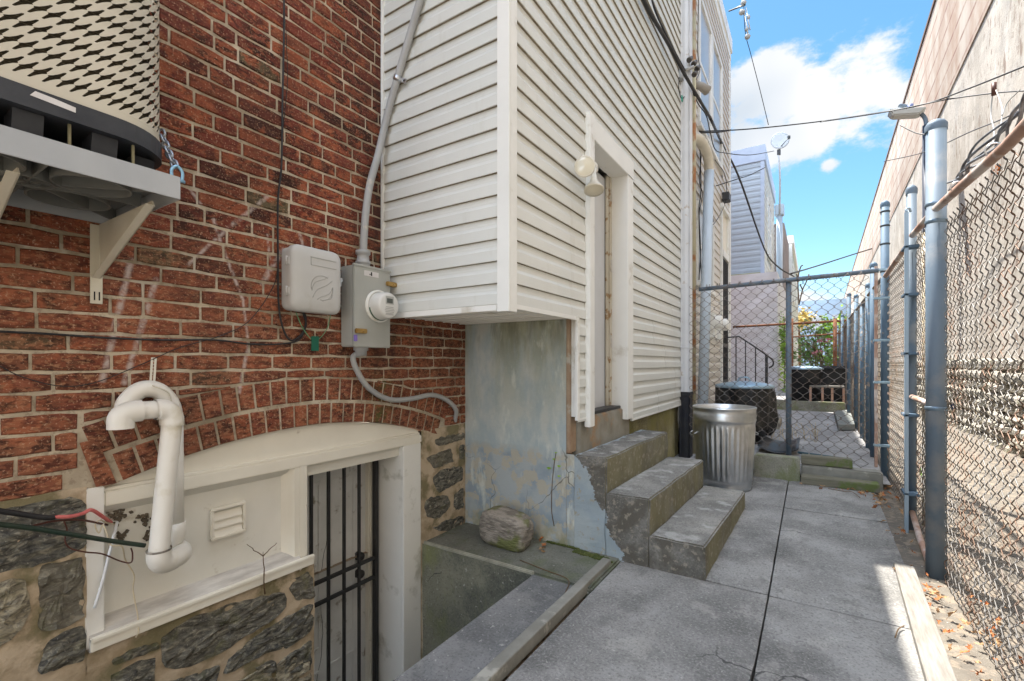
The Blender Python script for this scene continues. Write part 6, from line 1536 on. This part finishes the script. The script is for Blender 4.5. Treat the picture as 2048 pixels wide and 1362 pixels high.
g = MB(); g.cyl((hc.x+.02, LY, hc.z+.07), (hc.x+.02, LY, hc.z+.19), .05, 14); g.build('photocell', simple('photocell_blue', (.12, .15, .28), rough=.5), lp_)
# orange rag in the fence
g = MB()
for k in range(18):
    c_ = P(1985+rnd.uniform(-14, 14), 338+rnd.uniform(-10, 10), X=.66); s_ = .012
    g.add([c_+Vector((rnd.uniform(-.01, .01), rnd.uniform(-s_, s_), rnd.uniform(-s_, s_))) for _ in range(3)], [(0, 1, 2)])
tag(g.build('orange_rag', simple('orange_cloth', (.70, .20, .03), rough=.8)), 'scrap of orange plastic caught under the fence top rail', 'rag')
g = MB(); c_ = P(1905, 813, X=.66); g.box(c_-Vector((.006, .016, .016)), c_+Vector((.006, .016, .016)), .004); tag(g.build('fence_clip', simple('navy_cloth', (.02, .04, .10), rough=.7)), 'small navy scrap caught in the near fence mesh', 'scrap')

# ================================================================= OVERHEAD WIRES
def ohw(pts, r, label, mat=BLACKCAB, n=8):
    g = MB(); g.tube(spl([P(x, y, Y=Y) if Y > 0 else P(x, y, X=-Y) for x, y, Y in pts], n), r, 5); return tag(g.build('overhead_wire', mat), label, 'overhead wire')
ohw([(1398, 263, 7.0), (1500, 258, 7.6), (1640, 243, 8.2), (1760, 225, 8.2), (1850, 208, 7.8), (1940, 176, 7.0), (2060, 128, 6.0)], .009, 'upper black overhead wire crossing the sky to the warehouse side', n=10)
ohw([(1640, 244, 8.2), (1760, 226, 8.15), (1850, 208, 7.75), (1900, 198, 7.4), (1990, 186, 6.8), (2060, 181, 6.3)], .008, 'lower branch of the crossing overhead wire ending level at the right')
ohw([(1395, 266, 7.0), (1440, 264, 7.2), (1462, 260, 7.6)], .010, 'short doubled wire stub tied to the neighbour corner')
ohw([(1487, -20, 9.0), (1490, 60, 9.1), (1502, 110, 9.2), (1520, 180, 9.4), (1537, 250, 9.6)], .006, 'thin slanting drop wire falling from the roof to the crossing wire')
ohw([(1768, 323, 12.0), (1850, 304, 10.5), (1940, 264, 8.5), (2005, 238, 7.4), (2060, 210, 6.8)], .008, 'lowest thin wire running along the warehouse wall')
ohw([(1800, 250, 10.5), (1830, 265, 10.2), (1855, 270, 10.0)], .010, 'short dark stub wire at the street lamp arm')
ohw([(1580, 548, 18), (1640, 530, 24), (1745, 497, 30), (1800, 485, 32)], .03, 'distant wire above the far cross fence rail')
ins2 = thing('line_insulator', 'string of glass and grey insulators hanging from the roof corner wire', 'insulator', tuple(P(1490, 60, Y=9.1)))
for (px, py, r_) in [(1487, 5, .05), (1484, 24, .055), (1497, 34, .03), (1494, 58, .03), (1495, 73, .05)]:
    c_ = P(px, py, Y=9.05); g = MB(); g.lathe([(0, -.04), (r_*.7, -.035), (r_, 0), (r_*.6, .03), (0, .045)], Matrix.Translation(c_), 12); g.build('disc', GREYPVC, ins2)
g = MB(); g.tube([P(1488, 20, Y=9.05), P(1496, 70, Y=9.05)], .014, 6); g.tube([P(1492, 15, Y=9.05), P(1500, 60, Y=9.05)], .01, 6); g.build('link_rod', GALV, ins2)
g = MB(); g.tube([P(1458, 22, Y=9.6), P(1476, 15, Y=9.3), P(1490, 10, Y=9.05)], .014, 6); g.build('anchor_arm', BLACKIRON, ins2)
# bundle of loose cables on top of the near rail
g = MB(); zr0 = lambda y: 2.035+(y-2.4)*.08
for k in range(6):
    pts = []
    for i in range(20):
        y = 3.35-i*.12; pts.append((FX+.03+.025*math.sin(i*1.1+k*2)+.02*(k % 3-1), y, zr0(y)+.055+.02*math.sin(i*.8+k)+.012*k+.10*(i/19)**1.5))
    g.tube(spl(pts, 4), .005 if k % 2 else .0065, 5)
tag(g.build('cable_bundle', simple('grey_black_cables', (.04, .045, .055), (.20, .22, .25), 9, rough=.5)), 'tangle of black and grey cables lying along the near fence top rail', 'cable bundle')
g = MB(); g.tube(spl([P(1985, 185, X=.75), P(1982, 230, X=.74), P(1988, 260, X=.72), P(1986, 290, X=.68)], 6), .003, 5); g.tube(spl([P(1992, 180, X=.75), P(2004, 215, X=.74), P(2002, 250, X=.72), P(1998, 275, X=.70)], 6), .0025, 5); g.tube(spl([P(2040, 180, X=.75), P(2015, 205, X=.74), P(2004, 232, X=.72)], 6), .0025, 5)
tag(g.build('hanging_wire', GREYPVC), 'thin pale wires dangling down to the cable tangle on the fence', 'wire')
g = MB(); q = P(1988, 178, X=.75); g.cyl(q+Vector((0, 0, -.03)), q+Vector((0, 0, .03)), .010, 8); tag(g.build('wire_splice', BROWNW), 'brown splice clip hanging on the overhead wire at the right', 'clip')
# razor coil remains
g = MB()
for i in range(60):
    pass

# ================================================================= LITTER
def leafmesh(seed):
    r_ = random.Random(seed); n = 14; pts = []
    for k in range(n):
        a = 2*math.pi*k/n; rad = (1 if k % 2 == 0 else .55)*(1+.5*max(0, math.cos(a)))*r_.uniform(.8, 1.2); pts.append((rad*math.cos(a), rad*math.sin(a)))
    vs = [(0, 0, .1)]+[(x*.028, y*.024, .010*math.sin(x*2.3+seed)+.008*abs(y)) for x, y in pts]; vs[0] = (0, 0, .002)
    m = MB(); m.add(vs, [(0, 1+k, 1+(k+1) % n) for k in range(n)], False); m.tube([(-.02, 0, .004), (-.05, .004, .006)], .0009, 4); return m
bases = []
for s_ in range(6):
    m = leafmesh(s_); o = m.build('fallen_leaf', LEAF_D if s_ % 2 else LEAF_T, None, origin=(0, 0, 0)); tag(o, 'dry fallen leaf on the ground along the fence and kerbs', 'leaf', 'dry leaves littering the ground'); bases.append(o)
r7 = random.Random(5); spots = []
G = [('dry fallen leaf in the litter along the near fence and plank', 'dry leaves along the near fence'), ('dry fallen leaf among those by the boards and kerb under the cross fence', 'dry leaves by the boards'), ('dry fallen leaf blown into the far end of the yard', 'dry leaves in the far yard'), ('dry orange leaf in the small pile beside the mossy boulder', 'dry leaves by the boulder'), ('dead leaf at the bottom of the basement door', 'dead leaves at the basement door')]
for _ in range(90): spots.append((.50+r7.random()**1.5*.34, r7.uniform(1.3, 3.4), 0))
for _ in range(14): spots.append((r7.uniform(.40, .60), r7.uniform(3.3, 4.6), 0))
for _ in range(34): spots.append((r7.uniform(.38, .60), r7.uniform(4.7, 5.5), 1))
for _ in range(12): spots.append((r7.uniform(-.1, .5), r7.uniform(5.05, 5.3), 1))
for p in [(1655, 948), (1735, 930), (1716, 972)]: q = P(*p, Z=.12); spots.append((q.x, q.y, 1))
for _ in range(16): spots.append((r7.uniform(.2, .58), r7.uniform(9, 12), 2))
for p in [(1082, 1080), (1084, 1098), (1088, 1090), (1086, 1103)]: q = P(*p, Z=.02); spots.append((q.x, q.y, 3))
for _ in range(10): spots.append((r7.uniform(-2.50, -2.3), r7.uniform(1.9, 2.15), 4))
for i, (x, y, k) in enumerate(spots):
    z = [gz(y)+.008, gz(y)+.012, .17, .022, -1.285][k]
    sc_ = r7.uniform(.35, .95) if k != 3 else .8
    if i < 6: o = bases[i]
    else: o = bases[i % 6].copy(); C.objects.link(o)
    tag(o, G[k][0], 'leaf', G[k][1])
    o.location = (x, y, z); o.rotation_euler = (r7.gauss(0, .5), r7.gauss(0, .5), r7.uniform(0, 6.28)); o.scale = (sc_, sc_*r7.uniform(.6, 1), sc_)
# grit and chips
g = MB()
for _ in range(900):
    t = r7.random()
    if t < .55: x, y = r7.uniform(.42, .62)-abs(r7.gauss(0, .03)), r7.uniform(1.2, 5.4)
    elif t < .8: x, y = r7.uniform(-.1, .55), 5.2-abs(r7.gauss(0, .22))
    else: x, y = r7.uniform(-1.0, .45), r7.uniform(1.2, 5.2)
    s_ = r7.uniform(.0015, .006)*(1 if t < .8 else .7); z = gz(y)+.003
    vs = [(x+r7.uniform(-s_, s_), y+r7.uniform(-s_, s_), z+r7.uniform(0, s_)) for _ in range(5)]
    g.add(vs, [(0, 1, 2), (0, 2, 3), (0, 3, 4), (0, 4, 1), (1, 2, 3), (1, 3, 4)])
struct(g.build('grit', simple('pale_stone_chips', (.46, .42, .36), (.30, .27, .22), 60, rough=.9)), 'stuff')
# twigs
for k, (pts, lab) in enumerate([([(960, 1345), (1000, 1312), (1040, 1285)], 'thin curved twig lying on the concrete edge of the sunken entry'), ([(1656, 977), (1690, 983), (1705, 984), (1720, 995)], 'dark bent stick on the alley near the cross fence'), ([(1790, 1275), (1797, 1258), (1808, 1252)], 'little dark twig lying beside the plank'), ([(1040, 1120), (1090, 1140), (1135, 1158), (1133, 1180), (1120, 1200)], 'long thin twig lying on the mossy ledge by the kerb strip')]):
    g = MB(); g.tube(spl([P(x, y, Z=.012 if k != 1 else .11) for x, y in pts], 5), .0028, 5); tag(g.build('stick', TWIG), lab, 'twig')
